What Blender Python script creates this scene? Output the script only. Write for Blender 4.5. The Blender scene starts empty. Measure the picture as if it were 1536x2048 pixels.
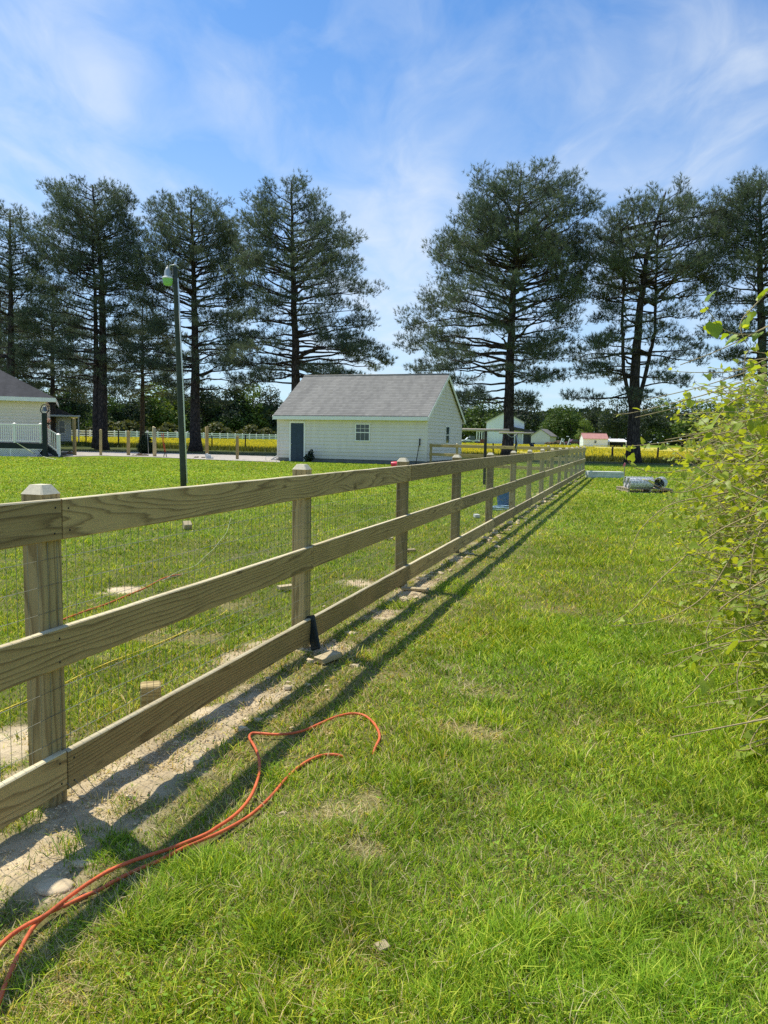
import bpy, math, random
import numpy as np
from mathutils import Vector, Matrix

random.seed(7)
RNG = np.random.default_rng(7)
scene = bpy.context.scene
COL = scene.collection
PI = math.pi

# ------------------------------------------------------------------ camera
F = 1538.0
PITCH, ROLL, CAMH = math.radians(5.46), math.radians(1.0), 1.45
CM = Matrix.Rotation(PI / 2 - PITCH, 3, 'X') @ Matrix.Rotation(ROLL, 3, 'Z')
CAM = Vector((0, 0, CAMH))
cd = bpy.data.cameras.new('camera')
cam = bpy.data.objects.new('camera', cd)
COL.objects.link(cam)
cd.sensor_fit = 'HORIZONTAL'
cd.sensor_width = 36.0
cd.lens = 36.0 * F / 1536.0
cd.clip_start = 0.05
cd.clip_end = 5000
cam.matrix_world = Matrix.Translation(CAM) @ CM.to_4x4()
scene.camera = cam


def ray(px, py):
    return CM @ Vector(((px - 768) / F, (1024 - py) / F, -1.0))


def atY(px, py, Y):
    d = ray(px, py)
    return CAM + d * (Y / d.y)


def gr(px, py, z=0.0):
    d = ray(px, py)
    return CAM + d * ((z - CAMH) / d.z)


def sstep(a, b, x):
    t = np.clip((np.asarray(x, float) - a) / (b - a), 0, 1)
    return t * t * (3 - 2 * t)


def terr(x, y):
    return float(0.65 * sstep(58, 140, y))


def base_at(px, Y):
    """ground point in column px at distance Y"""
    p = atY(px, 880, Y)
    return Vector((p.x, Y, terr(p.x, Y)))


def size_at(npx, Y):
    return npx * Y / F


_ng = {}


def vnoise(x, y, scale, seed=0):
    k = seed
    if k not in _ng:
        _ng[k] = np.random.default_rng(1000 + seed).random((256, 256))
    g = _ng[k]
    u = np.asarray(x, float) / scale + 97.3
    v = np.asarray(y, float) / scale + 41.7
    iu = np.floor(u).astype(int)
    iv = np.floor(v).astype(int)
    fu = u - iu
    fv = v - iv
    fu = fu * fu * (3 - 2 * fu)
    fv = fv * fv * (3 - 2 * fv)
    a = g[iu % 256, iv % 256]
    b = g[(iu + 1) % 256, iv % 256]
    c = g[iu % 256, (iv + 1) % 256]
    d = g[(iu + 1) % 256, (iv + 1) % 256]
    return (a * (1 - fu) + b * fu) * (1 - fv) + (c * (1 - fu) + d * fu) * fv


# ------------------------------------------------------------------ materials
def new_mat(name):
    m = bpy.data.materials.new(name)
    m.use_nodes = True
    nt = m.node_tree
    for n in list(nt.nodes):
        nt.nodes.remove(n)
    out = nt.nodes.new('ShaderNodeOutputMaterial')
    return m, nt, out


def N(nt, typ, **kw):
    n = nt.nodes.new(typ)
    for k, v in kw.items():
        if k in n.inputs:
            n.inputs[k].default_value = v
        else:
            setattr(n, k, v)
    return n


def L(nt, a, b):
    nt.links.new(a, b)


def ramp(nt, fac, stops):
    r = nt.nodes.new('ShaderNodeValToRGB')
    els = r.color_ramp.elements
    while len(els) < len(stops):
        els.new(0.5)
    for e, (p, c) in zip(els, stops):
        e.position = p
        e.color = (c[0], c[1], c[2], 1) if not isinstance(c, (int, float)) else (c, c, c, 1)
    L(nt, fac, r.inputs['Fac'])
    return r.outputs['Color']


def mixc(nt, fac, a, b, mode='MIX'):
    m = nt.nodes.new('ShaderNodeMix')
    m.data_type = 'RGBA'
    m.blend_type = mode
    for sock, v in ((m.inputs[0], fac), (m.inputs[6], a), (m.inputs[7], b)):
        if hasattr(v, 'links') or hasattr(v, 'is_linked'):
            L(nt, v, sock)
        elif isinstance(v, (int, float)):
            sock.default_value = v
        else:
            sock.default_value = (v[0], v[1], v[2], 1)
    return m.outputs[2]


def mathn(nt, op, a, b=None):
    m = nt.nodes.new('ShaderNodeMath')
    m.operation = op
    for i, v in enumerate((a, b)):
        if v is None:
            continue
        if hasattr(v, 'is_linked'):
            L(nt, v, m.inputs[i])
        else:
            m.inputs[i].default_value = v
    return m.outputs[0]


def principled(nt, out, col, rough=0.7, bump=None, bstr=0.3, bdist=0.01, spec=0.3, metallic=0.0):
    b = nt.nodes.new('ShaderNodeBsdfPrincipled')
    if hasattr(col, 'is_linked'):
        L(nt, col, b.inputs['Base Color'])
    else:
        b.inputs['Base Color'].default_value = (col[0], col[1], col[2], 1)
    if hasattr(rough, 'is_linked'):
        L(nt, rough, b.inputs['Roughness'])
    else:
        b.inputs['Roughness'].default_value = rough
    b.inputs['Specular IOR Level'].default_value = spec
    b.inputs['Metallic'].default_value = metallic
    if bump is not None:
        bn = nt.nodes.new('ShaderNodeBump')
        bn.inputs['Strength'].default_value = bstr
        bn.inputs['Distance'].default_value = bdist
        L(nt, bump, bn.inputs['Height'])
        L(nt, bn.outputs[0], b.inputs['Normal'])
    L(nt, b.outputs[0], out.inputs['Surface'])
    return b


def plain(name, col, rough=0.6, var=0.18, scale=6.0, spec=0.3, metallic=0.0, bstr=0.15, bdist=0.005):
    """painted / plastic / stone surface with soft mottling"""
    m, nt, out = new_mat(name)
    tc = N(nt, 'ShaderNodeTexCoord')
    no = N(nt, 'ShaderNodeTexNoise', Scale=scale, Detail=6.0, Roughness=0.6)
    L(nt, tc.outputs['Object'], no.inputs['Vector'])
    lo = [c * (1 - var) for c in col]
    hi = [min(1, c * (1 + var)) for c in col]
    c = ramp(nt, no.outputs['Fac'], [(0.3, lo), (0.7, hi)])
    principled(nt, out, c, rough, no.outputs['Fac'], bstr, bdist, spec, metallic)
    return m


def leaf_mat(name, trans=0.35, tint=(1.25, 1.15, 0.6), rough=0.55, gloss=0.25, gain=1.0, up=0.0):
    """foliage coloured by the mesh's colour attribute, light passing through"""
    m, nt, out = new_mat(name)
    at = N(nt, 'ShaderNodeVertexColor', layer_name='Col')
    c = mixc(nt, 1.0, at.outputs['Color'], (gain, gain, gain), 'MULTIPLY')
    b = N(nt, 'ShaderNodeBsdfPrincipled')
    L(nt, c, b.inputs['Base Color'])
    b.inputs['Roughness'].default_value = rough
    b.inputs['Specular IOR Level'].default_value = gloss
    if up:
        # turf is lit like a surface: blade normals are bent toward the zenith
        ge = N(nt, 'ShaderNodeNewGeometry')
        sc = N(nt, 'ShaderNodeVectorMath', operation='SCALE')
        sc.inputs['Scale'].default_value = 1 - up
        L(nt, ge.outputs['Normal'], sc.inputs[0])
        ad = N(nt, 'ShaderNodeVectorMath', operation='ADD')
        L(nt, sc.outputs[0], ad.inputs[0])
        ad.inputs[1].default_value = (0, 0, up)
        nm = N(nt, 'ShaderNodeVectorMath', operation='NORMALIZE')
        L(nt, ad.outputs[0], nm.inputs[0])
        L(nt, nm.outputs[0], b.inputs['Normal'])
    t = N(nt, 'ShaderNodeBsdfTranslucent')
    L(nt, mixc(nt, 1.0, c, tint, 'MULTIPLY'), t.inputs['Color'])
    mx = N(nt, 'ShaderNodeMixShader')
    mx.inputs[0].default_value = trans
    L(nt, b.outputs[0], mx.inputs[1])
    L(nt, t.outputs[0], mx.inputs[2])
    L(nt, mx.outputs[0], out.inputs['Surface'])
    return m


def wood_mat(name, c_light, c_dark, grain=1.0, knots=True, rough=0.75, stain=0.35):
    """flat cut pine: growth rings cut lengthwise, board runs along local x"""
    m, nt, out = new_mat(name)
    tc = N(nt, 'ShaderNodeTexCoord')
    oi = N(nt, 'ShaderNodeObjectInfo')
    rnd = mathn(nt, 'MULTIPLY', oi.outputs['Random'], 57.0)
    off = N(nt, 'ShaderNodeCombineXYZ')
    L(nt, rnd, off.inputs[0])
    L(nt, mathn(nt, 'MULTIPLY', oi.outputs['Random'], 13.0), off.inputs[2])
    p0 = N(nt, 'ShaderNodeVectorMath', operation='ADD')
    L(nt, tc.outputs['Object'], p0.inputs[0])
    L(nt, off.outputs[0], p0.inputs[1])
    # long slow wander of the pith makes the cathedral loops
    sc1 = N(nt, 'ShaderNodeVectorMath', operation='MULTIPLY')
    sc1.inputs[1].default_value = (.5, 4.6, 4.6)
    L(nt, p0.outputs[0], sc1.inputs[0])
    n1 = N(nt, 'ShaderNodeTexNoise', Scale=1.0, Detail=2.0, Roughness=0.4)
    L(nt, sc1.outputs[0], n1.inputs['Vector'])
    sc2 = N(nt, 'ShaderNodeVectorMath', operation='MULTIPLY')
    sc2.inputs[1].default_value = (2.5, 30.0, 30.0)
    L(nt, p0.outputs[0], sc2.inputs[0])
    n2 = N(nt, 'ShaderNodeTexNoise', Scale=1.0, Detail=3.0, Roughness=0.5)
    L(nt, sc2.outputs[0], n2.inputs['Vector'])
    sep = N(nt, 'ShaderNodeSeparateXYZ')
    L(nt, tc.outputs['Object'], sep.inputs[0])
    ph = mathn(nt, 'ADD', mathn(nt, 'MULTIPLY', n1.outputs['Fac'], 17.0 * grain), mathn(nt, 'MULTIPLY', n2.outputs['Fac'], 1.3))
    ph = mathn(nt, 'ADD', ph, mathn(nt, 'MULTIPLY', sep.outputs[2], 34.0))
    fr = mathn(nt, 'FRACT', ph)
    line = ramp(nt, fr, [(0.0, 0.0), (0.55, 0.25), (0.86, 1.0), (1.0, 0.05)])
    # fine fibre
    sc3 = N(nt, 'ShaderNodeVectorMath', operation='MULTIPLY')
    sc3.inputs[1].default_value = (6.0, 220.0, 220.0)
    L(nt, p0.outputs[0], sc3.inputs[0])
    n3 = N(nt, 'ShaderNodeTexNoise', Scale=1.0, Detail=2.0)
    L(nt, sc3.outputs[0], n3.inputs['Vector'])
    # blotches of stain and weather
    n4 = N(nt, 'ShaderNodeTexNoise', Scale=2.6, Detail=5.0, Roughness=0.6)
    L(nt, p0.outputs[0], n4.inputs['Vector'])
    f = mathn(nt, 'MULTIPLY', line, 0.72)
    f = mathn(nt, 'ADD', f, mathn(nt, 'MULTIPLY', mathn(nt, 'SUBTRACT', n3.outputs['Fac'], 0.5), 0.5))
    f = mathn(nt, 'ADD', f, mathn(nt, 'MULTIPLY', mathn(nt, 'SUBTRACT', n4.outputs['Fac'], 0.5), stain * 2))
    col = ramp(nt, f, [(0.0, c_light), (0.95, c_dark)])
    if knots:
        sck = N(nt, 'ShaderNodeVectorMath', operation='MULTIPLY')
        sck.inputs[1].default_value = (2.3, 7.0, 7.0)
        L(nt, p0.outputs[0], sck.inputs[0])
        vo = N(nt, 'ShaderNodeTexVoronoi', Scale=1.0)
        L(nt, sck.outputs[0], vo.inputs['Vector'])
        kn = ramp(nt, vo.outputs['Distance'], [(0.05, 1.0), (0.13, 0.0)])
        col = mixc(nt, mathn(nt, 'MULTIPLY', kn, 0.75), col, (c_dark[0] * .45, c_dark[1] * .38, c_dark[2] * .32))
    tone = mathn(nt, 'ADD', mathn(nt, 'MULTIPLY', oi.outputs['Random'], 0.5), 0.72)
    cc = N(nt, 'ShaderNodeCombineColor')
    for i in range(3):
        L(nt, tone, cc.inputs[i])
    col = mixc(nt, 1.0, col, cc.outputs[0], 'MULTIPLY')
    principled(nt, out, col, rough, f, 0.35, 0.003, 0.2)
    return m


def bark_mat():
    m, nt, out = new_mat('pine_bark')
    tc = N(nt, 'ShaderNodeTexCoord')
    mp = N(nt, 'ShaderNodeVectorMath', operation='MULTIPLY')
    mp.inputs[1].default_value = (5, 5, 1.3)
    L(nt, tc.outputs['Object'], mp.inputs[0])
    vo = N(nt, 'ShaderNodeTexVoronoi', Scale=1.6, feature='DISTANCE_TO_EDGE')
    L(nt, mp.outputs[0], vo.inputs['Vector'])
    no = N(nt, 'ShaderNodeTexNoise', Scale=3.0, Detail=6.0)
    L(nt, mp.outputs[0], no.inputs['Vector'])
    f = mathn(nt, 'ADD', mathn(nt, 'MULTIPLY', vo.outputs['Distance'], 1.6), mathn(nt, 'MULTIPLY', no.outputs['Fac'], 0.4))
    c = ramp(nt, f, [(0.1, (.018, .015, .013)), (0.45, (.075, .06, .052)), (0.9, (.14, .11, .09))])
    principled(nt, out, c, 0.9, f, 0.8, 0.05, 0.1)
    return m


def shingle_mat(name, base, dark, row=0.145):
    m, nt, out = new_mat(name)
    tc = N(nt, 'ShaderNodeTexCoord')
    sep = N(nt, 'ShaderNodeSeparateXYZ')
    L(nt, tc.outputs['Object'], sep.inputs[0])
    rows = mathn(nt, 'DIVIDE', sep.outputs[2], row * 0.55)
    fr = mathn(nt, 'FRACT', rows)
    ri = mathn(nt, 'FLOOR', rows)
    cx = N(nt, 'ShaderNodeCombineXYZ')
    L(nt, mathn(nt, 'FLOOR', mathn(nt, 'ADD', mathn(nt, 'MULTIPLY', sep.outputs[0], 5.0), mathn(nt, 'MULTIPLY', ri, 0.37))), cx.inputs[0])
    L(nt, ri, cx.inputs[1])
    wn = N(nt, 'ShaderNodeTexWhiteNoise')
    L(nt, cx.outputs[0], wn.inputs['Vector'])
    no = N(nt, 'ShaderNodeTexNoise', Scale=0.55, Detail=5.0, Roughness=0.65)
    mp = N(nt, 'ShaderNodeVectorMath', operation='MULTIPLY')
    mp.inputs[1].default_value = (2.6, 0.35, 0.35)
    L(nt, tc.outputs['Object'], mp.inputs[0])
    L(nt, mp.outputs[0], no.inputs['Vector'])
    c = ramp(nt, no.outputs['Fac'], [(0.22, dark), (0.7, base)])
    edge = ramp(nt, fr, [(0.0, 0.45), (0.34, 1.0)])
    c = mixc(nt, 1.0, c, edge, 'MULTIPLY')
    t = mathn(nt, 'ADD', mathn(nt, 'MULTIPLY', wn.outputs['Value'], 0.22), 0.89)
    cc = N(nt, 'ShaderNodeCombineColor')
    for i in range(3):
        L(nt, t, cc.inputs[i])
    c = mixc(nt, 1.0, c, cc.outputs[0], 'MULTIPLY')
    principled(nt, out, c, 0.9, fr, 0.5, 0.012, 0.15)
    return m


def glass_mat():
    m, nt, out = new_mat('window_glass')
    b = principled(nt, out, (.05, .07, .075), 0.08, spec=0.6)
    return m


M = {}
M['board'] = wood_mat('fence_board_pine', (.49, .355, .145), (.165, .105, .040), 1.0)
M['post'] = wood_mat('fence_post_pine', (.49, .375, .17), (.20, .135, .055), 0.5)
M['sunlit_edge'] = wood_mat('sunlit_board_edge', (.70, .60, .38), (.50, .40, .22), 0.3, knots=False)  # sunlight on the upper board edges, painted as paler wood
M['newwood'] = wood_mat('fresh_cut_wood', (.55, .45, .27), (.36, .27, .14), 0.4, knots=False)
M['bark'] = bark_mat()
M['needle'] = leaf_mat('pine_needles', 0.38, (1.2, 1.2, .95), 0.5, 0.3)
M['leaf'] = leaf_mat('tree_leaves', 0.35, (1.3, 1.2, .5))
M['vine'] = leaf_mat('vine_leaves', 0.5, (1.5, 1.3, .4), 0.45, 0.35)
M['grass'] = leaf_mat('grass_blades', 0.36, (1.55, 1.4, .35), 0.6, 0.08, up=.52)
M['flower'] = leaf_mat('meadow_flowers', 0.3, (1.2, 1.1, .6))
M['wire'] = plain('galvanised_wire', (.27, .28, .23), 0.45, .1, 20, .5, 0.6)
M['cane'] = plain('vine_cane', (.44, .345, .18), 0.8, .35, 30)
M['siding'] = plain('cream_vinyl_siding', (.84, .75, .62), 0.5, .05, 1.2, .3, 0, .05)


def siding_mat(name, col):
    m, nt, out = new_mat(name)
    tc = N(nt, 'ShaderNodeTexCoord')
    sp = N(nt, 'ShaderNodeSeparateXYZ')
    L(nt, tc.outputs['Object'], sp.inputs[0])
    mp = N(nt, 'ShaderNodeVectorMath', operation='MULTIPLY')
    mp.inputs[1].default_value = (2.2, 2.2, .35)
    L(nt, tc.outputs['Object'], mp.inputs[0])
    st = N(nt, 'ShaderNodeTexNoise', Scale=1.6, Detail=5.0, Roughness=.65)
    L(nt, mp.outputs[0], st.inputs['Vector'])
    c = ramp(nt, st.outputs['Fac'], [(.28, [q * .86 for q in col]), (.68, col)])
    lo = N(nt, 'ShaderNodeMapRange', interpolation_type='SMOOTHSTEP')
    lo.inputs['From Min'].default_value = .15
    lo.inputs['From Max'].default_value = .95
    lo.inputs['To Min'].default_value = .6
    lo.inputs['To Max'].default_value = 0
    L(nt, sp.outputs[2], lo.inputs['Value'])
    c = mixc(nt, mathn(nt, 'MULTIPLY', lo.outputs[0], st.outputs['Fac']), c, (.36, .34, .22))
    principled(nt, out, c, .5, st.outputs['Fac'], .05, .003, .3)
    return m


M['siding'] = siding_mat('cream_vinyl_siding', (.86, .765, .68))
M['siding2'] = plain('beige_vinyl_siding', (.90, .77, .62), 0.5, .05, 1.2, .3, 0, .05)
M['housewhite'] = plain('house_white_siding', (.95, .93, .90), .5, .04, 1.5)
M['white'] = plain('white_vinyl', (.90, .86, .80), 0.45, .05, 3, .35)
M['greywhite'] = plain('weathered_white_paint', (.55, .56, .54), 0.7, .12, 3)
M['roof'] = shingle_mat('grey_shingles', (.30, .285, .258), (.215, .205, .19), .19)
M['roof2'] = shingle_mat('dark_shingles', (.085, .083, .088), (.05, .05, .054))
M['door'] = plain('slate_blue_door', (.022, .045, .075), 0.45, .15, 4, .4)
M['glass'] = glass_mat()
M['conc'] = plain('foundation_block', (.17, .17, .16), 0.9, .25, 5)
M['gravel'] = plain('gravel_drive', (.46, .42, .37), 0.95, .22, 3.0, .1, 0, .5, .02)
M['deckpaint'] = plain('dark_green_paint', (.016, .026, .025), 0.6, .2, 4)
M['darkpost'] = plain('dark_weathered_wood', (.05, .042, .034), 0.85, .3, 8)
M['polegreen'] = plain('treated_pole', (.055, .062, .045), 0.75, .25, 5)
M['conduit'] = plain('grey_conduit', (.78, .78, .75), 0.5, .1, 5)
M['lamphead'] = plain('lamp_housing', (.45, .46, .45), 0.45, .12, 9, .5, .4)
M['black'] = plain('black_iron', (.012, .012, .014), 0.5, .25, 8)
M['blackplastic'] = plain('black_plastic', (.02, .028, .026), 0.5, .2, 12, .4)
M['hose'] = plain('red_rubber_hose', (.74, .15, .05), 0.5, .30, 14, .35)
M['hose2'] = plain('orange_hose', (.60, .13, .03), 0.5, .15, 9)
M['yellow'] = plain('yellow_cord', (.72, .55, .06), 0.6, .15, 9)
M['palecord'] = plain('pale_cord', (.50, .52, .28), 0.7, .12, 9)
M['red'] = plain('red_plastic', (.85, .05, .09), 0.4, .12, 6, .4)
M['blue'] = plain('blue_plastic', (.035, .17, .62), 0.4, .15, 6, .4)
M['palehose'] = plain('pale_blue_hose', (.34, .50, .62), 0.45, .15, 6)
M['redtool'] = plain('red_handle', (.45, .06, .03), 0.5, .15, 6)
M['pinkroof'] = plain('faded_red_metal_roof', (.50, .24, .20), 0.6, .12, 2)
M['brick'] = plain('red_brick', (.22, .08, .06), 0.9, .3, 8)
M['carwhite'] = plain('white_car_paint', (.78, .78, .78), 0.25, .03, 2, .5)
M['carred'] = plain('maroon_car_paint', (.11, .02, .025), 0.3, .1, 2, .5)
M['tyre'] = plain('tyre_rubber', (.015, .015, .016), 0.85, .2, 8)
M['greyblock'] = plain('pale_grey_block', (.62, .64, .60), 0.85, .2, 4)
M['clod'] = plain('soil_clod', (.68, .54, .34), 0.95, .3, 12, .1, 0, .6, .02)
M['darkclod'] = plain('dark_soil', (.16, .115, .075), 0.95, .35, 12, .1, 0, .6, .02)
M['mesh_roll'] = plain('galvanised_roll', (.66, .67, .68), 0.45, .5, 22, .5, .15, .8, .03)
M['pink'] = plain('pink_ribbon', (.75, .15, .25), 0.6, .1, 6)


def lens_mat():
    m, nt, out = new_mat('green_lamp_lens')
    b = N(nt, 'ShaderNodeBsdfPrincipled')
    b.inputs['Base Color'].default_value = (.42, .68, .34, 1)
    b.inputs['Roughness'].default_value = .3
    t = N(nt, 'ShaderNodeBsdfTranslucent')
    tc = N(nt, 'ShaderNodeTexCoord')
    wv = N(nt, 'ShaderNodeTexNoise', Scale=8.0)
    L(nt, tc.outputs['Object'], wv.inputs['Vector'])
    L(nt, ramp(nt, wv.outputs['Fac'], [(.3, (.45, .85, .3)), (.7, (.75, .95, .65))]), t.inputs['Color'])
    mx = N(nt, 'ShaderNodeMixShader')
    mx.inputs[0].default_value = .6
    L(nt, b.outputs[0], mx.inputs[1])
    L(nt, t.outputs[0], mx.inputs[2])
    L(nt, mx.outputs[0], out.inputs['Surface'])
    return m


M['lens'] = lens_mat()


# ------------------------------------------------------------------ object helpers
def thing(name, label, cat, loc=(0, 0, 0), rotz=0.0, group=None):
    o = bpy.data.objects.new(name, None)
    COL.objects.link(o)
    o.empty_display_size = 0.2
    o.location = loc
    o.rotation_euler = (0, 0, rotz)
    o['label'] = label
    o['category'] = cat
    if group:
        o['group'] = group
    return o


def tag(o, label, cat, group=None, kind=None):
    o['label'] = label
    o['category'] = cat
    if group:
        o['group'] = group
    if kind:
        o['kind'] = kind
    return o


def dup(root, loc, rotz=0.0, label=None, scale=None):
    r = root.copy()
    COL.objects.link(r)
    r.location = loc
    r.rotation_euler = (0, 0, rotz)
    if scale:
        r.scale = scale
    if label:
        r['label'] = label
    for ch in list(root.children):
        c = ch.copy()
        COL.objects.link(c)
        c.parent = r
        for g in ch.children:
            d = g.copy()
            COL.objects.link(d)
            d.parent = c
    return r


def link_mesh(name, me, mats, parent=None):
    o = bpy.data.objects.new(name, me)
    COL.objects.link(o)
    for m in (mats if isinstance(mats, (list, tuple)) else [mats]):
        me.materials.append(m)
    if parent is not None:
        o.parent = parent
    return o


def np_mesh(name, V, T, mat, parent=None, col=None, smooth=False):
    """triangles (n,3) or quads (n,4) from numpy arrays, optional per-vertex colour"""
    me = bpy.data.meshes.new(name)
    V = np.ascontiguousarray(V, dtype=np.float32)
    T = np.ascontiguousarray(T, dtype=np.int32)
    k = T.shape[1]
    me.vertices.add(len(V))
    me.vertices.foreach_set('co', V.ravel())
    me.loops.add(T.size)
    me.loops.foreach_set('vertex_index', T.ravel())
    me.polygons.add(len(T))
    me.polygons.foreach_set('loop_start', np.arange(0, T.size, k, dtype=np.int32))
    me.polygons.foreach_set('loop_total', np.full(len(T), k, dtype=np.int32))
    if smooth:
        me.polygons.foreach_set('use_smooth', np.ones(len(T), dtype=bool))
    me.update(calc_edges=True)
    if col is not None:
        a = me.color_attributes.new('Col', 'FLOAT_COLOR', 'POINT')
        c = np.ones((len(V), 4), dtype=np.float32)
        c[:, :3] = col
        a.data.foreach_set('color', c.ravel())
    return link_mesh(name, me, mat, parent)


class MB:
    """collects boxes, tubes, sheets; build() links them as ONE mesh"""

    def __init__(s):
        s.v, s.f, s.mi, s.sm = [], [], [], []
        s.cur = 0

    def add(s, vs, fs, smooth=False):
        n = len(s.v)
        s.v += [tuple(p) for p in vs]
        for f in fs:
            s.f.append(tuple(n + i for i in f))
            s.mi.append(s.cur)
            s.sm.append(smooth)
        return s

    def hexa(s, p):
        return s.add(p, [(0, 3, 2, 1), (4, 5, 6, 7), (0, 1, 5, 4), (1, 2, 6, 5), (2, 3, 7, 6), (3, 0, 4, 7)])

    def box(s, x0, x1, y0, y1, z0, z1):
        return s.hexa([(x0, y0, z0), (x1, y0, z0), (x1, y1, z0), (x0, y1, z0), (x0, y0, z1), (x1, y0, z1), (x1, y1, z1), (x0, y1, z1)])

    def cbox(s, x0, x1, y0, y1, z0, z1, b=.01):
        """box with all long edges chamfered"""
        vs, fs = [], []
        for z, i in ((z0, b), (z0 + b, 0), (z1 - b, 0), (z1, b)):
            X0, X1, Y0, Y1 = x0 + i, x1 - i, y0 + i, y1 - i
            vs += [(X0 + b, Y0, z), (X1 - b, Y0, z), (X1, Y0 + b, z), (X1, Y1 - b, z), (X1 - b, Y1, z), (X0 + b, Y1, z), (X0, Y1 - b, z), (X0, Y0 + b, z)]
        for k in range(3):
            for i in range(8):
                j = (i + 1) % 8
                fs.append((k * 8 + i, k * 8 + j, k * 8 + 8 + j, k * 8 + 8 + i))
        fs.append(tuple(range(7, -1, -1)))
        fs.append(tuple(range(24, 32)))
        return s.add(vs, fs)

    def tube(s, pts, rad, n=8, caps=True, smooth=True):
        pts = [Vector(p) for p in pts]
        if isinstance(rad, (int, float)):
            rad = [rad] * len(pts)
        vs, fs = [], []
        up = None
        for i, p in enumerate(pts):
            d = (pts[min(i + 1, len(pts) - 1)] - pts[max(i - 1, 0)])
            if d.length < 1e-9:
                d = Vector((0, 0, 1))
            d.normalize()
            if up is None:
                up = d.orthogonal().normalized()
            else:
                up = (up - d * up.dot(d))
                up = up.normalized() if up.length > 1e-6 else d.orthogonal().normalized()
            w = d.cross(up)
            for k in range(n):
                a = 2 * PI * k / n
                vs.append(p + (up * math.cos(a) + w * math.sin(a)) * rad[i])
        for i in range(len(pts) - 1):
            for k in range(n):
                j = (k + 1) % n
                fs.append((i * n + k, i * n + j, i * n + n + j, i * n + n + k))
        if caps:
            fs.append(tuple(range(n - 1, -1, -1)))
            fs.append(tuple((len(pts) - 1) * n + k for k in range(n)))
        return s.add(vs, fs, smooth)

    def lathe(s, prof, c=(0, 0, 0), n=16, smooth=True):
        vs, fs = [], []
        for r, z in prof:
            for k in range(n):
                a = 2 * PI * k / n
                vs.append((c[0] + r * math.cos(a), c[1] + r * math.sin(a), c[2] + z))
        for i in range(len(prof) - 1):
            for k in range(n):
                j = (k + 1) % n
                fs.append((i * n + k, i * n + j, i * n + n + j, i * n + n + k))
        fs.append(tuple(range(n - 1, -1, -1)))
        fs.append(tuple((len(prof) - 1) * n + k for k in range(n)))
        return s.add(vs, fs, smooth)

    def prism(s, poly, y0, y1):
        """polygon in x,z pushed from y0 to y1"""
        n = len(poly)
        vs = [(x, y0, z) for x, z in poly] + [(x, y1, z) for x, z in poly]
        fs = [tuple(range(n)), tuple(range(2 * n - 1, n - 1, -1))]
        for i in range(n):
            j = (i + 1) % n
            fs.append((i, i + n, j + n, j))
        return s.add(vs, fs)

    def bar(s, a, b, w, h, up=(0, 0, 1)):
        a, b = Vector(a), Vector(b)
        d = (b - a).normalized()
        u = Vector(up)
        side = d.cross(u)
        if side.length < 1e-5:
            side = d.orthogonal()
        side.normalize()
        u = side.cross(d).normalized()
        side *= w / 2
        u *= h / 2
        return s.hexa([a - side - u, b - side - u, b + side - u, a + side - u, a - side + u, b - side + u, b + side + u, a + side + u])

    def blob(s, c, r, n=8, jit=.25, sz=(1, 1, 1), seed=0):
        rr = random.Random(seed)
        rows = max(4, n // 2)
        vs, fs = [(c[0], c[1], c[2] - r * sz[2])], []
        for i in range(1, rows):
            th = PI * i / rows
            for k in range(n):
                a = 2 * PI * k / n
                q = r * (1 + rr.uniform(-jit, jit))
                vs.append((c[0] + q * sz[0] * math.sin(th) * math.cos(a), c[1] + q * sz[1] * math.sin(th) * math.sin(a), c[2] - q * sz[2] * math.cos(th)))
        vs.append((c[0], c[1], c[2] + r * sz[2]))
        for k in range(n):
            fs.append((0, 1 + (k + 1) % n, 1 + k))
        for i in range(rows - 2):
            for k in range(n):
                a, b = 1 + i * n + k, 1 + i * n + (k + 1) % n
                fs.append((a, b, b + n, a + n))
        e = len(vs) - 1
        for k in range(n):
            fs.append((e, 1 + (rows - 2) * n + k, 1 + (rows - 2) * n + (k + 1) % n))
        return s.add(vs, fs)

    def build(s, name, mats, parent=None, loc=None, rot=None):
        me = bpy.data.meshes.new(name)
        me.from_pydata(s.v, [], s.f)
        me.polygons.foreach_set('material_index', s.mi)
        me.polygons.foreach_set('use_smooth', s.sm)
        me.update()
        o = link_mesh(name, me, mats, parent)
        if loc is not None:
            o.location = loc
        if rot is not None:
            o.rotation_euler = rot
        return o


def spline(pts, per=8):
    """Catmull-Rom through the points"""
    P = [Vector(p) for p in pts]
    out = []
    for i in range(len(P) - 1):
        p0, p1, p2, p3 = P[max(i - 1, 0)], P[i], P[i + 1], P[min(i + 2, len(P) - 1)]
        for k in range(per):
            t = k / per
            out.append(0.5 * ((2 * p1) + (p2 - p0) * t + (2 * p0 - 5 * p1 + 4 * p2 - p3) * t * t + (3 * p1 - p0 - 3 * p2 + p3) * t ** 3))
    out.append(P[-1])
    return out


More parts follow.
